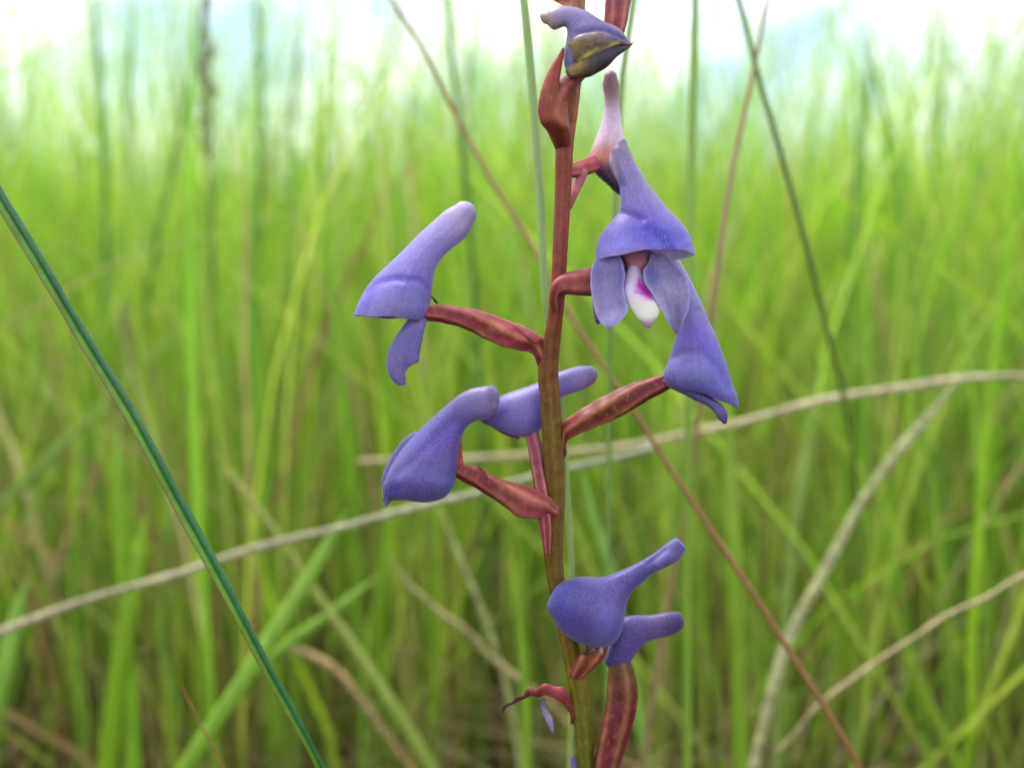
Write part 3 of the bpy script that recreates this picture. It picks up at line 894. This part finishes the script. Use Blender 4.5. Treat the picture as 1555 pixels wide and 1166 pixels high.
# --- flower B: behind, upper right, pale upright spur
zB = 85
B_ = loft("flower", [
    (917, 118, 937, 116, zB + 8, 10, (160, 112, 118)), (915, 130, 940, 130, zB + 8, 11, (158, 116, 118)), (918, 148, 940, 148, zB + 6, 11, (172, 140, 138)), (917, 170, 942, 170, zB + 4, 13, (216, 198, 214)),
    (912, 190, 944, 190, zB + 2, 16, (232, 216, 232)), (904, 212, 948, 212, zB, 20, (238, 214, 228)), (896, 232, 950, 236, zB - 2, 22, (206, 150, 158)), (892, 246, 952, 262, zB - 4, 22, (120, 66, 92)), (904, 264, 948, 284, zB - 6, 16, (72, 44, 72)), (926, 284, 944, 292, zB - 6, 6, (60, 38, 62))],
    M_petal, orchid, spots=[([(912, 236), (922, 234)], 12, (226, 140, 110), .8)])  # warm spot: orange-pink glow painted into the petal colour
B_['label'] = "pale pinkish upright spur behind the stem's upper part"
loft("ovary", [(862, 250, 870, 270, 10, 8, (150, 70, 72)), (876, 246, 884, 268, 30, 10, (176, 84, 90)), (892, 240, 900, 263, 52, 11, (182, 88, 96)), (906, 236, 914, 257, 72, 10, (186, 92, 96)), (920, 240, 926, 252, 94, 7, (190, 96, 96))],
     M_flesh, B_, ribs=RIB(.06, .3, .3, PINK))
loft("bract", [(876, 262, 892, 266, 26, 3, (198, 140, 142)), (871, 276, 886, 280, 22, 3.5, (196, 130, 134)), (867, 292, 878, 296, 14, 3, (190, 116, 118)), (863, 312, 869, 316, 8, 2, (176, 96, 96))], M_flesh, B_, n=24, ring=16)

# --- flower C: facing the viewer
zC = -22
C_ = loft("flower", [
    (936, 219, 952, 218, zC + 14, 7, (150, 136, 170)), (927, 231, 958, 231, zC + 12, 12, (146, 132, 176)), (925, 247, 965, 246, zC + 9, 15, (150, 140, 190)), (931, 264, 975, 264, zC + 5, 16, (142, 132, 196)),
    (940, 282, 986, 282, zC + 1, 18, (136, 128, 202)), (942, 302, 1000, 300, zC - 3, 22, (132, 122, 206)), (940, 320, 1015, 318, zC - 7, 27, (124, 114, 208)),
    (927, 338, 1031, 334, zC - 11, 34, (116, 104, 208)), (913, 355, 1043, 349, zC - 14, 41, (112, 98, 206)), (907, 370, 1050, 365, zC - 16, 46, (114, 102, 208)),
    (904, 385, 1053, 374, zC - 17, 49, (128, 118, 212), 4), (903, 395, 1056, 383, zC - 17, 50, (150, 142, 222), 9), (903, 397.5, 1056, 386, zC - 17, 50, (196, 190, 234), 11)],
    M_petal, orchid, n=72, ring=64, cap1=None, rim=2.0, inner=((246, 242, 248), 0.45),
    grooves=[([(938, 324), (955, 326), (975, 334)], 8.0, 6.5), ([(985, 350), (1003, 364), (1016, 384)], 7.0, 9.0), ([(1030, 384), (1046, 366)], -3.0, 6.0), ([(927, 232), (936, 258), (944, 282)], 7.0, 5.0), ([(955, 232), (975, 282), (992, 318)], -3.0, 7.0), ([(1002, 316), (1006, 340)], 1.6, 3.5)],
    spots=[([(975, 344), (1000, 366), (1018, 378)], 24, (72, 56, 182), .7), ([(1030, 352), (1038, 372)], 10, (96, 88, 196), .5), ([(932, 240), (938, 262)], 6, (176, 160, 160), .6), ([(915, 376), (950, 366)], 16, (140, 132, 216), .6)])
C_['label'] = "flower facing the viewer with white and magenta lip"
loft("inner_column", [(938, 376, 982, 378, zC - 22, 8, (206, 160, 190)), (946, 390, 984, 390, zC - 24, 9, (204, 132, 146)), (951, 402, 983, 401, zC - 26, 9, (196, 124, 136)), (954, 412, 978, 411, zC - 26, 7, (206, 150, 172))],
     M_lip, C_, n=24, ring=24, capk=.4)
loft("throat", [(930, 388, 1000, 388, zC - 2, 6, (190, 160, 196)), (934, 400, 1000, 400, zC - 6, 6, (186, 150, 184)), (940, 414, 990, 414, zC - 12, 6, (190, 166, 206)), (948, 430, 978, 430, zC - 18, 5, (196, 176, 212))], M_lip, C_, n=24, ring=24, capk=.3)
loft("anther_lobe", [(928, 384, 940, 380, zC - 18, 3, (150, 96, 110)), (936, 396, 948, 390, zC - 20, 4, (134, 72, 80)), (944, 407, 953, 402, zC - 22, 3, (120, 64, 66))], M_lip, C_, n=16, ring=16)
loft("side_sepal", [
    (909, 386, 938, 384, zC - 26, 3.0, (156, 148, 212)), (901, 400, 945, 398, zC - 30, 2.6, (150, 142, 210)), (897, 416, 949, 416, zC - 32, 2.6, (144, 136, 204)), (897, 436, 947, 438, zC - 34, 2.6, (154, 146, 212)),
    (900, 456, 951, 456, zC - 36, 2.6, (156, 150, 216)), (904, 474, 952, 473, zC - 38, 2.6, (164, 158, 222)), (910, 487, 944, 485, zC - 40, 2.4, (170, 164, 224)), (918, 496, 933, 495, zC - 42, 2, (158, 150, 212)), (923, 499.5, 926, 499.5, zC - 42, 1.4, (116, 100, 162))],
    M_petal, C_, n=48, ring=40, cup=-20, capk=.3, edge=((196, 190, 232), .75), rough=0.8,
    spots=[([(946, 398), (946, 430)], 12, (92, 82, 160), .6), ([(903, 450), (908, 478)], 4, (176, 150, 150), .55), ([(916, 486), (934, 478)], 10, (190, 186, 226), .55), ([(912, 400), (934, 398)], 10, (168, 160, 214), .4)])  # painted into the colour: shading by the column, sparkle near the tip
loft("folded_margin", [(897, 428, 902, 430, zC - 18, 2.5, (148, 138, 212)), (899, 456, 909, 460, zC - 20, 3, (114, 104, 188)), (901, 476, 913, 484, zC - 22, 3, (108, 96, 172)), (904, 489, 909, 493, zC - 22, 2, (90, 74, 122))], M_petal, C_, n=24, ring=16, capk=.3)
loft("side_sepal", [
    (988, 388, 1010, 388, zC - 24, 3.0, (168, 158, 210)), (984, 400, 1024, 401, zC - 27, 2.6, (154, 146, 208)), (977, 412, 1036, 412, zC - 30, 2.6, (150, 142, 204)), (979, 428, 1044, 426, zC - 33, 2.6, (156, 150, 208)),
    (990, 446, 1048, 443, zC - 36, 2.6, (162, 156, 210)), (1001, 464, 1047, 462, zC - 38, 2.6, (154, 148, 206)), (1010, 481, 1043, 478, zC - 40, 2.6, (148, 140, 198)), (1017, 495, 1036, 493, zC - 42, 2.2, (150, 142, 194)), (1025, 506, 1030, 506, zC - 43, 1.5, (100, 84, 136))],
    M_petal, C_, n=52, ring=44, cup=-20, capk=.3, edge=((190, 184, 228), .75), rough=0.8,
    grooves=[([(990, 400), (1015, 440), (1028, 500)], 3.0, 6.0)],
    spots=[([(980, 400), (990, 425)], 12, (90, 82, 164), .7), ([(1030, 466), (1030, 492)], 6, (104, 84, 120), .6), ([(1006, 430), (1022, 440)], 8, (172, 168, 196), .6), ([(1000, 455), (1014, 480)], 7, (188, 184, 222), .5), ([(1034, 425), (1044, 445)], 6, (170, 164, 216), .4)])  # shading beside the throat and sparkle at the inner margin, painted as petal colour
loft("lip", [
    (955, 406, 971, 406, zC - 32, 4, (226, 206, 234)), (951, 420, 975, 418, zC - 38, 5, (228, 208, 236)), (946, 436, 982, 434, zC - 44, 6, (234, 214, 238)), (949, 452, 994, 450, zC - 49, 7, (244, 230, 244)),
    (957, 468, 1001, 464, zC - 52, 7, (254, 248, 236)), (966, 481, 1000, 479, zC - 54, 6, (255, 252, 234)), (973, 489, 994, 488, zC - 55, 4.5, (214, 190, 206)), (980, 496, 988, 496, zC - 55, 2.5, (190, 150, 190))],
    M_lip, C_, n=72, ring=96, capk=.5, cup=5, rough=0.3,
    spots=[([(972, 434), (977, 440), (984, 447)], 7.6, (166, 14, 152), 1.0), ([(966, 443), (978, 446)], 3.0, (176, 30, 160), .7), ([(970, 424), (972, 436)], 2.6, (178, 40, 162), .7), ([(984, 448), (989, 454)], 2.6, (176, 30, 160), .8), ([(979, 497), (988, 497)], 6, (156, 116, 170), .7), ([(949, 430), (952, 452)], 5, (170, 150, 210), .5)])
loft("ovary", [
    (834, 474, 852, 478, sz(470) - 2, 9, (118, 58, 46)), (833, 456, 851, 466, sz(450) - 5, 11, (124, 60, 48)), (836, 434, 849, 456, sz(440) - 9, 12, (138, 68, 58)), (846, 420, 852, 449, sz(440) - 12, 14, (156, 82, 76)), (862, 413, 866, 447, sz(440) - 14, 16, (166, 88, 84)), (878, 410, 882, 449, -18, 18, (158, 80, 76)), (894, 406, 898, 449, -20, 19, (146, 70, 66)), (910, 408, 914, 446, -16, 16, (130, 60, 58))],
    M_flesh, C_, ribs=(5, 0.05, .3, .3, (186, 118, 104)), rough=.5)
# glistening grains on the hood
random.seed(3)
dv, df, dc = [], [], []
hood = C_.data
hv = np.empty(len(hood.vertices) * 3, np.float32); hood.vertices.foreach_get("co", hv); hv = hv.reshape(-1, 3) + WORLD_AT[C_.name]
rel = hv - CAM; dep = rel @ FWD
hx = W / 2 + (rel @ RIGHT) / dep * FPX; hy = H / 2 - (rel @ UP) / dep * FPX
for k in range(58):
    gx, gy = random.gauss(1012, 9), random.gauss(366, 9)
    dd = np.hypot(hx - gx, hy - gy) + np.where(dep > D0, 1e3, 0)
    i = int(np.argmin(dd)); c = hv[i] - FWD * 0.00002
    c = c + RIGHT * (gx - hx[i]) * K * .9 - UP * (gy - hy[i]) * K * .9
    s = random.uniform(0.3, 0.62) * K
    b = len(dv)
    for vec in ((1, 0, 0), (-1, 0, 0), (0, 1, 0), (0, -1, 0), (0, 0, 1), (0, 0, -1)):
        dv.append(c + np.array(vec) * s); dc.append(lin((225, 220, 240)))
    for t3 in ((0, 2, 4), (2, 1, 4), (1, 3, 4), (3, 0, 4), (2, 0, 5), (1, 2, 5), (3, 1, 5), (0, 3, 5)):
        df.append(tuple(b + q for q in t3))
gr = mk("pollen_grains", dv, df, M_lip, C_, dc)
gr['kind'] = 'stuff'

PETAL_DEPTH = 1.06
# --- flower D: left, long pale spur
zD = 0
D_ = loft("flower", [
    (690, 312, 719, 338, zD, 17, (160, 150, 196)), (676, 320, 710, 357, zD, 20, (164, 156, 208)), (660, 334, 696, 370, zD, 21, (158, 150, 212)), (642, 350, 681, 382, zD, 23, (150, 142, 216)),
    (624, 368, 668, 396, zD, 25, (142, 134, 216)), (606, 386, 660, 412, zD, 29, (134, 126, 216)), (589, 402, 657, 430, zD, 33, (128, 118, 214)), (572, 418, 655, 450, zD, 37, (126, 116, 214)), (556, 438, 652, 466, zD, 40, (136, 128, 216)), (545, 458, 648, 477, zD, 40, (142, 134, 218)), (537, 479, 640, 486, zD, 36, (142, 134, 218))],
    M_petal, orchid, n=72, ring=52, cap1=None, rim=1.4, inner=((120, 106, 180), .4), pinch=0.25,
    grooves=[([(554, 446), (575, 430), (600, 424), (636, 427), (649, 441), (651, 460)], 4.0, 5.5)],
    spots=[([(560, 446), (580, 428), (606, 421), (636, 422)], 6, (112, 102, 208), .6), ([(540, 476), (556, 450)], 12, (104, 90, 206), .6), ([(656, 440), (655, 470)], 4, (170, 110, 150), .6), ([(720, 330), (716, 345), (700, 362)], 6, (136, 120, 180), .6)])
D_['label'] = "flower at the left end of its ovary with long pale spur"
loft("side_sepal", [
    (622, 482, 648, 484, zD - 6, 3.5, (136, 126, 206)), (610, 498, 645, 500, zD - 8, 3.5, (130, 120, 204)), (598, 515, 640, 517, zD - 8, 3.5, (122, 112, 196)), (590, 532, 634, 534, zD - 8, 3.5, (118, 108, 190)),
    (587, 548, 632, 548, zD - 8, 3.5, (114, 104, 188)), (588, 560, 616, 563, zD - 8, 3.5, (108, 96, 184)), (593, 574, 616, 574, zD - 8, 3, (104, 92, 180)), (602, 583, 616, 583, zD - 8, 2.4, (100, 86, 170))],
    M_petal, D_, n=44, ring=28, cup=7, capk=.4, rough=0.7, edge=((160, 150, 206), .4), grooves=[([(634, 495), (622, 530), (618, 556)], 3, 4)])
loft("side_sepal", [(632, 486, 646, 486, zD + 8, 3, (130, 120, 200)), (628, 510, 642, 512, zD + 8, 3, (124, 112, 196)), (624, 536, 637, 538, zD + 8, 3, (118, 106, 192)), (620, 552, 636, 548, zD + 8, 2, (110, 98, 180))], M_petal, D_, n=24, ring=20, capk=.4)
loft("ovary", [
    (650, 463, 646, 486, zD, 11, (158, 74, 84)), (672, 462, 668, 489, zD, 13, (146, 62, 68)), (696, 466, 690, 494, zD + 2, 14, (146, 64, 70)), (722, 471, 712, 502, zD + 4, 15, (138, 58, 60)),
    (750, 480, 736, 515, zD + 6, 17, (150, 70, 70)), (778, 491, 762, 527, zD + 8, 18, (160, 76, 82)), (804, 503, 788, 532, zD + 10, 15, (156, 72, 78)), (824, 514, 808, 537, sz(530), 11, (144, 66, 68)), (834, 534, 816, 552, sz(545), 10, (116, 56, 44))],
    M_flesh, D_, n=70, ring=44, ribs=(5, 0.075, 0.85, .38, (190, 128, 88)), rough=1.0)
loft("bract", [(786, 491, 782, 497, zD - 6, 2, (200, 150, 130)), (804, 500, 797, 510, zD - 7, 3, (190, 120, 112)), (822, 512, 812, 522, zD - 4, 4, (170, 90, 88))], M_flesh, D_, n=20, ring=16, capk=.5)
loft("withered_anther", [(652, 448, 656, 450, zD - 2, 2, (40, 30, 34)), (656, 453, 661, 454, zD - 3, 2, (44, 32, 36)), (660, 459, 665, 459, zD - 3, 1.4, (60, 44, 40))], M_flesh, D_, n=12, ring=10)

PETAL_DEPTH = 0.84
# --- flower E: lower left, deep violet
zE = sz(700) - 12
E_ = loft("flower", [
    (742, 586, 750, 628, zE - 4, 17, (138, 128, 184)), (734, 587, 742, 635, zE - 4, 20, (140, 130, 194)), (716, 590, 724, 639, zE - 3, 20, (130, 120, 192)), (698, 599, 711, 646, zE - 2, 20, (120, 108, 188)), (682, 612, 703, 658, zE, 22, (110, 98, 186)),
    (665, 627, 700, 674, zE, 26, (102, 88, 184)), (648, 642, 698, 690, zE, 31, (100, 86, 184)), (630, 660, 696, 708, zE, 37, (104, 92, 188)), (612, 680, 692, 726, zE, 43, (106, 94, 190)), (596, 704, 685, 744, zE, 44, (112, 100, 192)),
    (585, 728, 672, 757, zE, 36, (102, 88, 188)), (582, 744, 645, 763, zE, 24, (92, 78, 178)), (582, 756, 612, 759, zE, 10, (96, 80, 172))],
    M_petal, orchid, n=72, ring=52, capk=.65,
    grooves=[([(749, 586), (752, 612)], 9, 4), ([(690, 640), (660, 668), (628, 700), (604, 720)], 3.0, 7), ([(600, 746), (620, 735)], 2.0, 6)],
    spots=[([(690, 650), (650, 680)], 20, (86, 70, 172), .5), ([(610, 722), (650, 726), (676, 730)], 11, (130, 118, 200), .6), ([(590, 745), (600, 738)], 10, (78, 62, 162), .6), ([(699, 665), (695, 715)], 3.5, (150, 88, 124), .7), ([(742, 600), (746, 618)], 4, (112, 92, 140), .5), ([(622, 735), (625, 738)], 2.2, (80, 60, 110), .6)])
E_['label'] = "lower left flower, deep violet closed hood"
loft("nose_tip", [(581, 734, 612, 742, zE, 13, (96, 80, 176)), (581, 748, 606, 752, zE - 1, 9, (98, 82, 176)), (582, 759, 594, 761, zE - 2, 5, (112, 94, 182)), (585, 768, 588, 769, zE - 3, 2, (140, 118, 184))], M_petal, E_, n=16, ring=16, capk=.4)
loft("side_sepal", [(628, 656, 640, 664, zE + 12, 4, (140, 132, 208)), (612, 668, 636, 684, zE + 14, 5, (132, 122, 206)), (597, 688, 624, 706, zE + 14, 5, (124, 112, 202)), (584, 712, 610, 726, zE + 12, 5, (116, 104, 198)), (579, 732, 600, 742, zE + 8, 4, (104, 90, 186))],
     M_petal, E_, n=36, ring=28, capk=.4)
loft("ovary", [
    (700, 704, 692, 724, zE, 11, (134, 64, 60)), (722, 707, 708, 733, zE, 13, (138, 66, 60)), (744, 719, 728, 744, zE, 13, (126, 56, 50)), (766, 729, 750, 758, zE + 1, 15, (144, 74, 66)), (784, 734, 768, 771, zE + 2, 18, (150, 82, 72)), (803, 740, 786, 785, zE + 2, 21, (160, 88, 82)),
    (821, 747, 806, 788, zE + 2, 20, (166, 92, 90)), (836, 756, 824, 786, zE + 3, 16, (158, 84, 82)), (844, 767, 838, 785, zE + 6, 10, (144, 74, 68))],
    M_flesh, E_, n=70, ring=44, ribs=(5, 0.06, 0.7, .32, (186, 124, 98)), rough=1.0)
loft("bract", [(698, 672, 701, 672, zE - 6, 1.5, (150, 70, 70)), (696, 690, 702, 690, zE - 7, 2, (158, 74, 72)), (694, 706, 704, 706, zE - 8, 2.5, (158, 78, 72)), (693, 720, 703, 722, zE - 8, 2, (140, 66, 60))], M_flesh, E_, n=20, ring=14, capk=.5)
loft("bract", [(725, 706, 728, 709, zE - 14, 1.5, (140, 60, 50)), (728, 712, 736, 714, zE - 14, 2.5, (144, 66, 54)), (738, 722, 742, 728, zE - 13, 2, (130, 60, 48))], M_flesh, E_, n=14, ring=12, capk=.5)

PETAL_DEPTH = 0.98
# --- flower F: behind the stem, spur to the right
zF = sz(620) + 48
F_ = loft("flower", [
    (893, 556, 899, 584, zF + 4, 14, (132, 118, 190)), (880, 556, 886, 592, zF + 4, 16, (150, 140, 210)), (864, 560, 870, 597, zF + 2, 17, (142, 132, 212)), (846, 566, 852, 604, zF, 19, (132, 120, 208)), (826, 577, 836, 622, zF, 23, (126, 116, 206)),
    (806, 585, 824, 648, zF - 2, 30, (124, 114, 208)), (785, 592, 804, 664, zF - 4, 34, (130, 120, 212)), (764, 600, 778, 660, zF - 4, 30, (130, 120, 212)), (747, 612, 756, 652, zF - 4, 20, (122, 110, 204)), (733, 628, 738, 642, zF - 4, 8, (112, 100, 196))],
    M_petal, orchid, n=64, ring=44, capk=.8, spots=[([(892, 582), (902, 574)], 5, (150, 110, 140), .7), ([(770, 655), (800, 664)], 5, (160, 110, 160), .5)])
F_['label'] = "flower behind the stem with its spur reaching right"
loft("side_sepal", [(728, 637, 732, 641, zF - 4, 2, (60, 44, 80)), (744, 642, 746, 648, zF - 3, 3, (44, 32, 54)), (764, 652, 764, 659, zF - 2, 4, (64, 48, 92)), (786, 660, 786, 667, zF - 2, 3, (96, 66, 120))], M_petal, F_, n=24, ring=16)
loft("ovary", [
    (797, 662, 818, 656, zF - 8, 11, (160, 92, 112)), (802, 684, 824, 680, zF - 14, 12, (150, 82, 92)), (806, 710, 828, 708, zF - 24, 12, (146, 78, 84)), (811, 738, 832, 736, zF - 36, 12, (144, 76, 78)), (816, 770, 836, 770, zF - 44, 11, (140, 74, 70)), (822, 802, 838, 802, zF - 46, 8, (146, 82, 72)), (826, 838, 836, 838, zF - 46, 4, (140, 80, 60))],
    M_flesh, F_, ribs=(5, .08, .4, .5, (184, 122, 116)))
loft("bract", [(816, 786, 826, 788, sz(800) - 2, 3, (178, 112, 108)), (820, 806, 828, 808, sz(810) - 4, 3, (176, 110, 100)), (824, 826, 830, 828, sz(830) - 4, 2, (170, 104, 92)), (828, 846, 832, 848, sz(840) - 4, 1.5, (150, 90, 70))], M_flesh, F_, n=20, ring=14)

# --- flower G: right, hanging hood
zG = 16
G_ = loft("flower", [
    (1012, 398, 1034, 398, zG + 10, 13, (160, 152, 206)), (1018, 420, 1046, 420, zG + 8, 16, (150, 144, 214)), (1024, 440, 1056, 440, zG + 6, 19, (146, 138, 216)), (1029, 462, 1067, 464, zG + 4, 22, (138, 130, 216)), (1030, 486, 1078, 490, zG + 2, 26, (130, 122, 214)),
    (1026, 510, 1089, 514, zG, 30, (122, 112, 212)), (1020, 532, 1098, 538, zG, 35, (122, 112, 210)), (1014, 550, 1106, 560, zG, 38, (130, 120, 212)), (1008, 564, 1112, 582, zG, 38, (126, 116, 210)), (1005, 574, 1120, 602, zG, 34, (114, 102, 204)), (1008, 580, 1122, 618, zG, 27, (108, 94, 200))],
    M_petal, orchid, n=70, ring=52, cap1=None, rim=1.6, inner=((84, 70, 140), .4), pinch=0.0,
    grooves=[([(1020, 545), (1040, 534), (1062, 536), (1088, 560), (1104, 590)], 3.5, 6)],
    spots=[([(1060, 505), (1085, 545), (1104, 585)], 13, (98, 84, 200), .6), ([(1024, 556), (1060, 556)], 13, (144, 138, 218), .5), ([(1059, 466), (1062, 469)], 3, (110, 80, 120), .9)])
G_['label'] = "right hand flower hanging partly behind the facing one"
loft("side_sepal", [
    (1010, 576, 1014, 588, zG - 12, 5, (128, 76, 110)), (1032, 582, 1034, 597, zG - 14, 5, (92, 70, 132)), (1056, 592, 1056, 608, zG - 16, 5, (84, 70, 150)), (1078, 602, 1076, 618, zG - 16, 5, (86, 74, 160)), (1095, 614, 1086, 628, zG - 14, 4, (110, 98, 180)), (1105, 628, 1091, 637, zG - 12, 4, (92, 78, 160)), (1104, 639, 1096, 641, zG - 12, 2, (74, 60, 130))],
    M_petal, G_, n=44, ring=24, rough=.6)
loft("ovary", [
    (1012, 565, 1020, 588, zG, 12, (134, 58, 70)), (990, 573, 1000, 599, zG, 14, (128, 54, 64)), (966, 580, 978, 611, zG + 2, 15, (126, 54, 60)), (942, 590, 956, 625, zG + 4, 17, (122, 54, 54)), (918, 602, 932, 638, zG + 6, 18, (124, 62, 50)), (894, 615, 906, 649, zG + 8, 17, (132, 68, 56)), (872, 629, 880, 659, zG + 10, 15, (142, 76, 68)), (852, 644, 862, 669, sz(655), 12, (136, 70, 62)), (846, 660, 860, 688, sz(680), 9, (120, 62, 46))],
    M_flesh, G_, n=74, ring=44, ribs=(5, 0.07, 0.9, .38, (184, 124, 82)), rough=1.0)

PETAL_DEPTH = 0.80
# --- flower H: lowest front, round hood, spur up right
zH = sz(930) - 26
H_ = loft("flower", [
    (1024, 817, 1040, 836, zH, 13, (112, 98, 188)), (1012, 825, 1030, 850, zH, 14, (124, 112, 196)), (996, 838, 1012, 861, zH, 14, (112, 100, 190)), (976, 850, 992, 870, zH, 14, (98, 84, 184)), (954, 861, 974, 886, zH, 18, (94, 80, 184)), (930, 871, 958, 902, zH, 24, (92, 78, 184)),
    (912, 876, 950, 924, zH - 2, 34, (96, 82, 186)), (892, 875, 946, 950, zH - 4, 46, (98, 84, 188)), (874, 876, 937, 972, zH - 5, 54, (94, 80, 186)), (858, 881, 916, 983, zH - 5, 55, (96, 82, 188)), (845, 890, 890, 981, zH - 5, 48, (92, 78, 184)), (839, 899, 857, 963, zH - 4, 34, (88, 74, 180)), (834, 909, 848, 953, zH - 4, 24, (86, 72, 178)), (831, 918, 840, 941, zH - 4, 12, (86, 72, 178))],
    M_petal, orchid, n=72, ring=52, capk=.4, capk1=.15,
    grooves=[([(1010, 836), (985, 856)], 3, 4)],
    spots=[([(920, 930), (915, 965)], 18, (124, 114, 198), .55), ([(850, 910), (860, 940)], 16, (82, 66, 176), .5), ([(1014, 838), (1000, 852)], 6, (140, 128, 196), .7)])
H_['label'] = "lowest front flower, round violet hood, spur pointing up right"
loft("ovary", [(890, 984, 922, 984, zH + 4, 11, (150, 84, 56)), (880, 994, 918, 998, zH + 6, 12, (146, 80, 50)), (872, 1006, 904, 1012, zH + 10, 12, (150, 78, 62)), (866, 1018, 890, 1026, zH + 20, 11, (140, 72, 60))], M_flesh, H_, n=32, ring=28, ribs=(5, .08, .4, .4, CREAM), rough=.8)
random.seed(9)
for k, x0 in enumerate((889, 897, 900, 911)):
    loft("anther", [(x0, 980, x0 + 4, 980, zH - 18, 2, (70, 60, 50)), (x0 + 1 + random.uniform(-2, 2), 987, x0 + 5, 988, zH - 20, 2, random.choice([(176, 168, 160), (60, 50, 40), (120, 100, 80)])), (x0 + random.uniform(-7, 5), random.uniform(989, 998), x0 + random.uniform(1, 4), random.uniform(990, 999), zH - 18, 1.2, (90, 76, 60))], M_lip, H_, n=10, ring=10)

# --- flower I: lowest back
zI = sz(960) + 16
I_ = loft("flower", [
    (1026, 928, 1034, 956, zI, 14, (84, 62, 130)), (1014, 929, 1020, 965, zI, 16, (94, 72, 142)), (998, 932, 1002, 969, zI, 16, (118, 98, 172)), (980, 934, 984, 974, zI, 17, (112, 92, 180)), (962, 934, 972, 984, zI, 20, (104, 84, 182)),
    (946, 938, 962, 998, zI, 22, (98, 80, 178)), (934, 956, 956, 1008, zI, 22, (98, 80, 180)), (926, 978, 946, 1013, zI, 19, (96, 80, 180)), (920, 996, 932, 1014, zI, 13, (92, 76, 174))],
    M_petal, orchid, capk=.6, n=56)
I_['label'] = "lowest back flower with dark purple spur tip"
loft("ovary", [
    (924, 1008, 958, 1006, zI + 2, 16, (116, 96, 40)), (922, 1026, 964, 1024, zI + 2, 19, (112, 84, 42)), (921, 1048, 968, 1048, zI + 2, 21, (112, 66, 44)), (919, 1074, 966, 1076, zI + 2, 21, (116, 48, 52)), (913, 1102, 959, 1106, zI + 2, 21, (118, 46, 54)), (907, 1130, 950, 1134, zI + 2, 20, (122, 52, 60)),
    (902, 1156, 942, 1160, zI + 1, 18, (124, 56, 62)), (900, 1190, 930, 1196, zI, 14, (116, 60, 50)), (894, 1240, 914, 1246, sz(1240), 10, (104, 80, 40))],
    M_flesh, I_, n=60, ring=44, ribs=(5, 0.05, 0.25, .30, (150, 122, 70)), rough=.8)

# --- withered flower J at the bottom left of the stem
zJ = sz(1060)
J_ = loft("withered_flower", [
    (874, 1096, 867, 1098, zJ, 3, (84, 50, 42)), (873, 1078, 864, 1081, zJ - 4, 4.5, (120, 56, 54)), (868, 1060, 855, 1069, zJ - 8, 6.5, (136, 66, 66)), (858, 1045, 848, 1064, zJ - 10, 8, (150, 72, 74)), (842, 1041, 840, 1059, zJ - 11, 8, (156, 80, 82)),
    (826, 1038, 829, 1056, zJ - 10, 7, (146, 74, 70)), (814, 1046, 819, 1058, zJ - 9, 4.5, (112, 58, 48)), (803, 1044, 808, 1056, zJ - 12, 4.5, (116, 66, 50)), (795, 1054, 799, 1060, zJ - 9, 2.4, (84, 54, 40)), (784, 1056, 787, 1064, zJ - 12, 2.8, (76, 50, 38)),
    (777, 1066, 780, 1069, zJ - 10, 1.5, (70, 48, 36)), (767, 1070, 769, 1075, zJ - 12, 1.6, (70, 50, 38)), (761, 1082, 763, 1083, zJ - 10, 1, (66, 48, 36))],
    M_flesh, orchid, n=84, ring=24, rough=1.8, capk=.4)
J_['label'] = "shrivelled reddish flower remnant on the lower stem"
loft("dried_petal", [(822, 1060, 828, 1060, zJ - 10, 2.5, (92, 56, 60)), (821, 1076, 829, 1074, zJ - 11, 3, (150, 130, 180)), (828, 1092, 838, 1088, zJ - 11, 3.5, (180, 166, 206)), (834, 1104, 841, 1102, zJ - 11, 3, (166, 150, 206)), (838, 1113, 841, 1112, zJ - 11, 1.5, (140, 120, 190))], M_petal, J_, n=24, ring=14, capk=.4)
loft("dried_petal", [(868, 1146, 872, 1146, zJ, 2.5, (120, 104, 180)), (866, 1158, 875, 1158, zJ, 3, (126, 110, 196)), (868, 1178, 878, 1178, zJ, 3, (120, 104, 190))], M_petal, J_, n=12, ring=12, capk=.4)
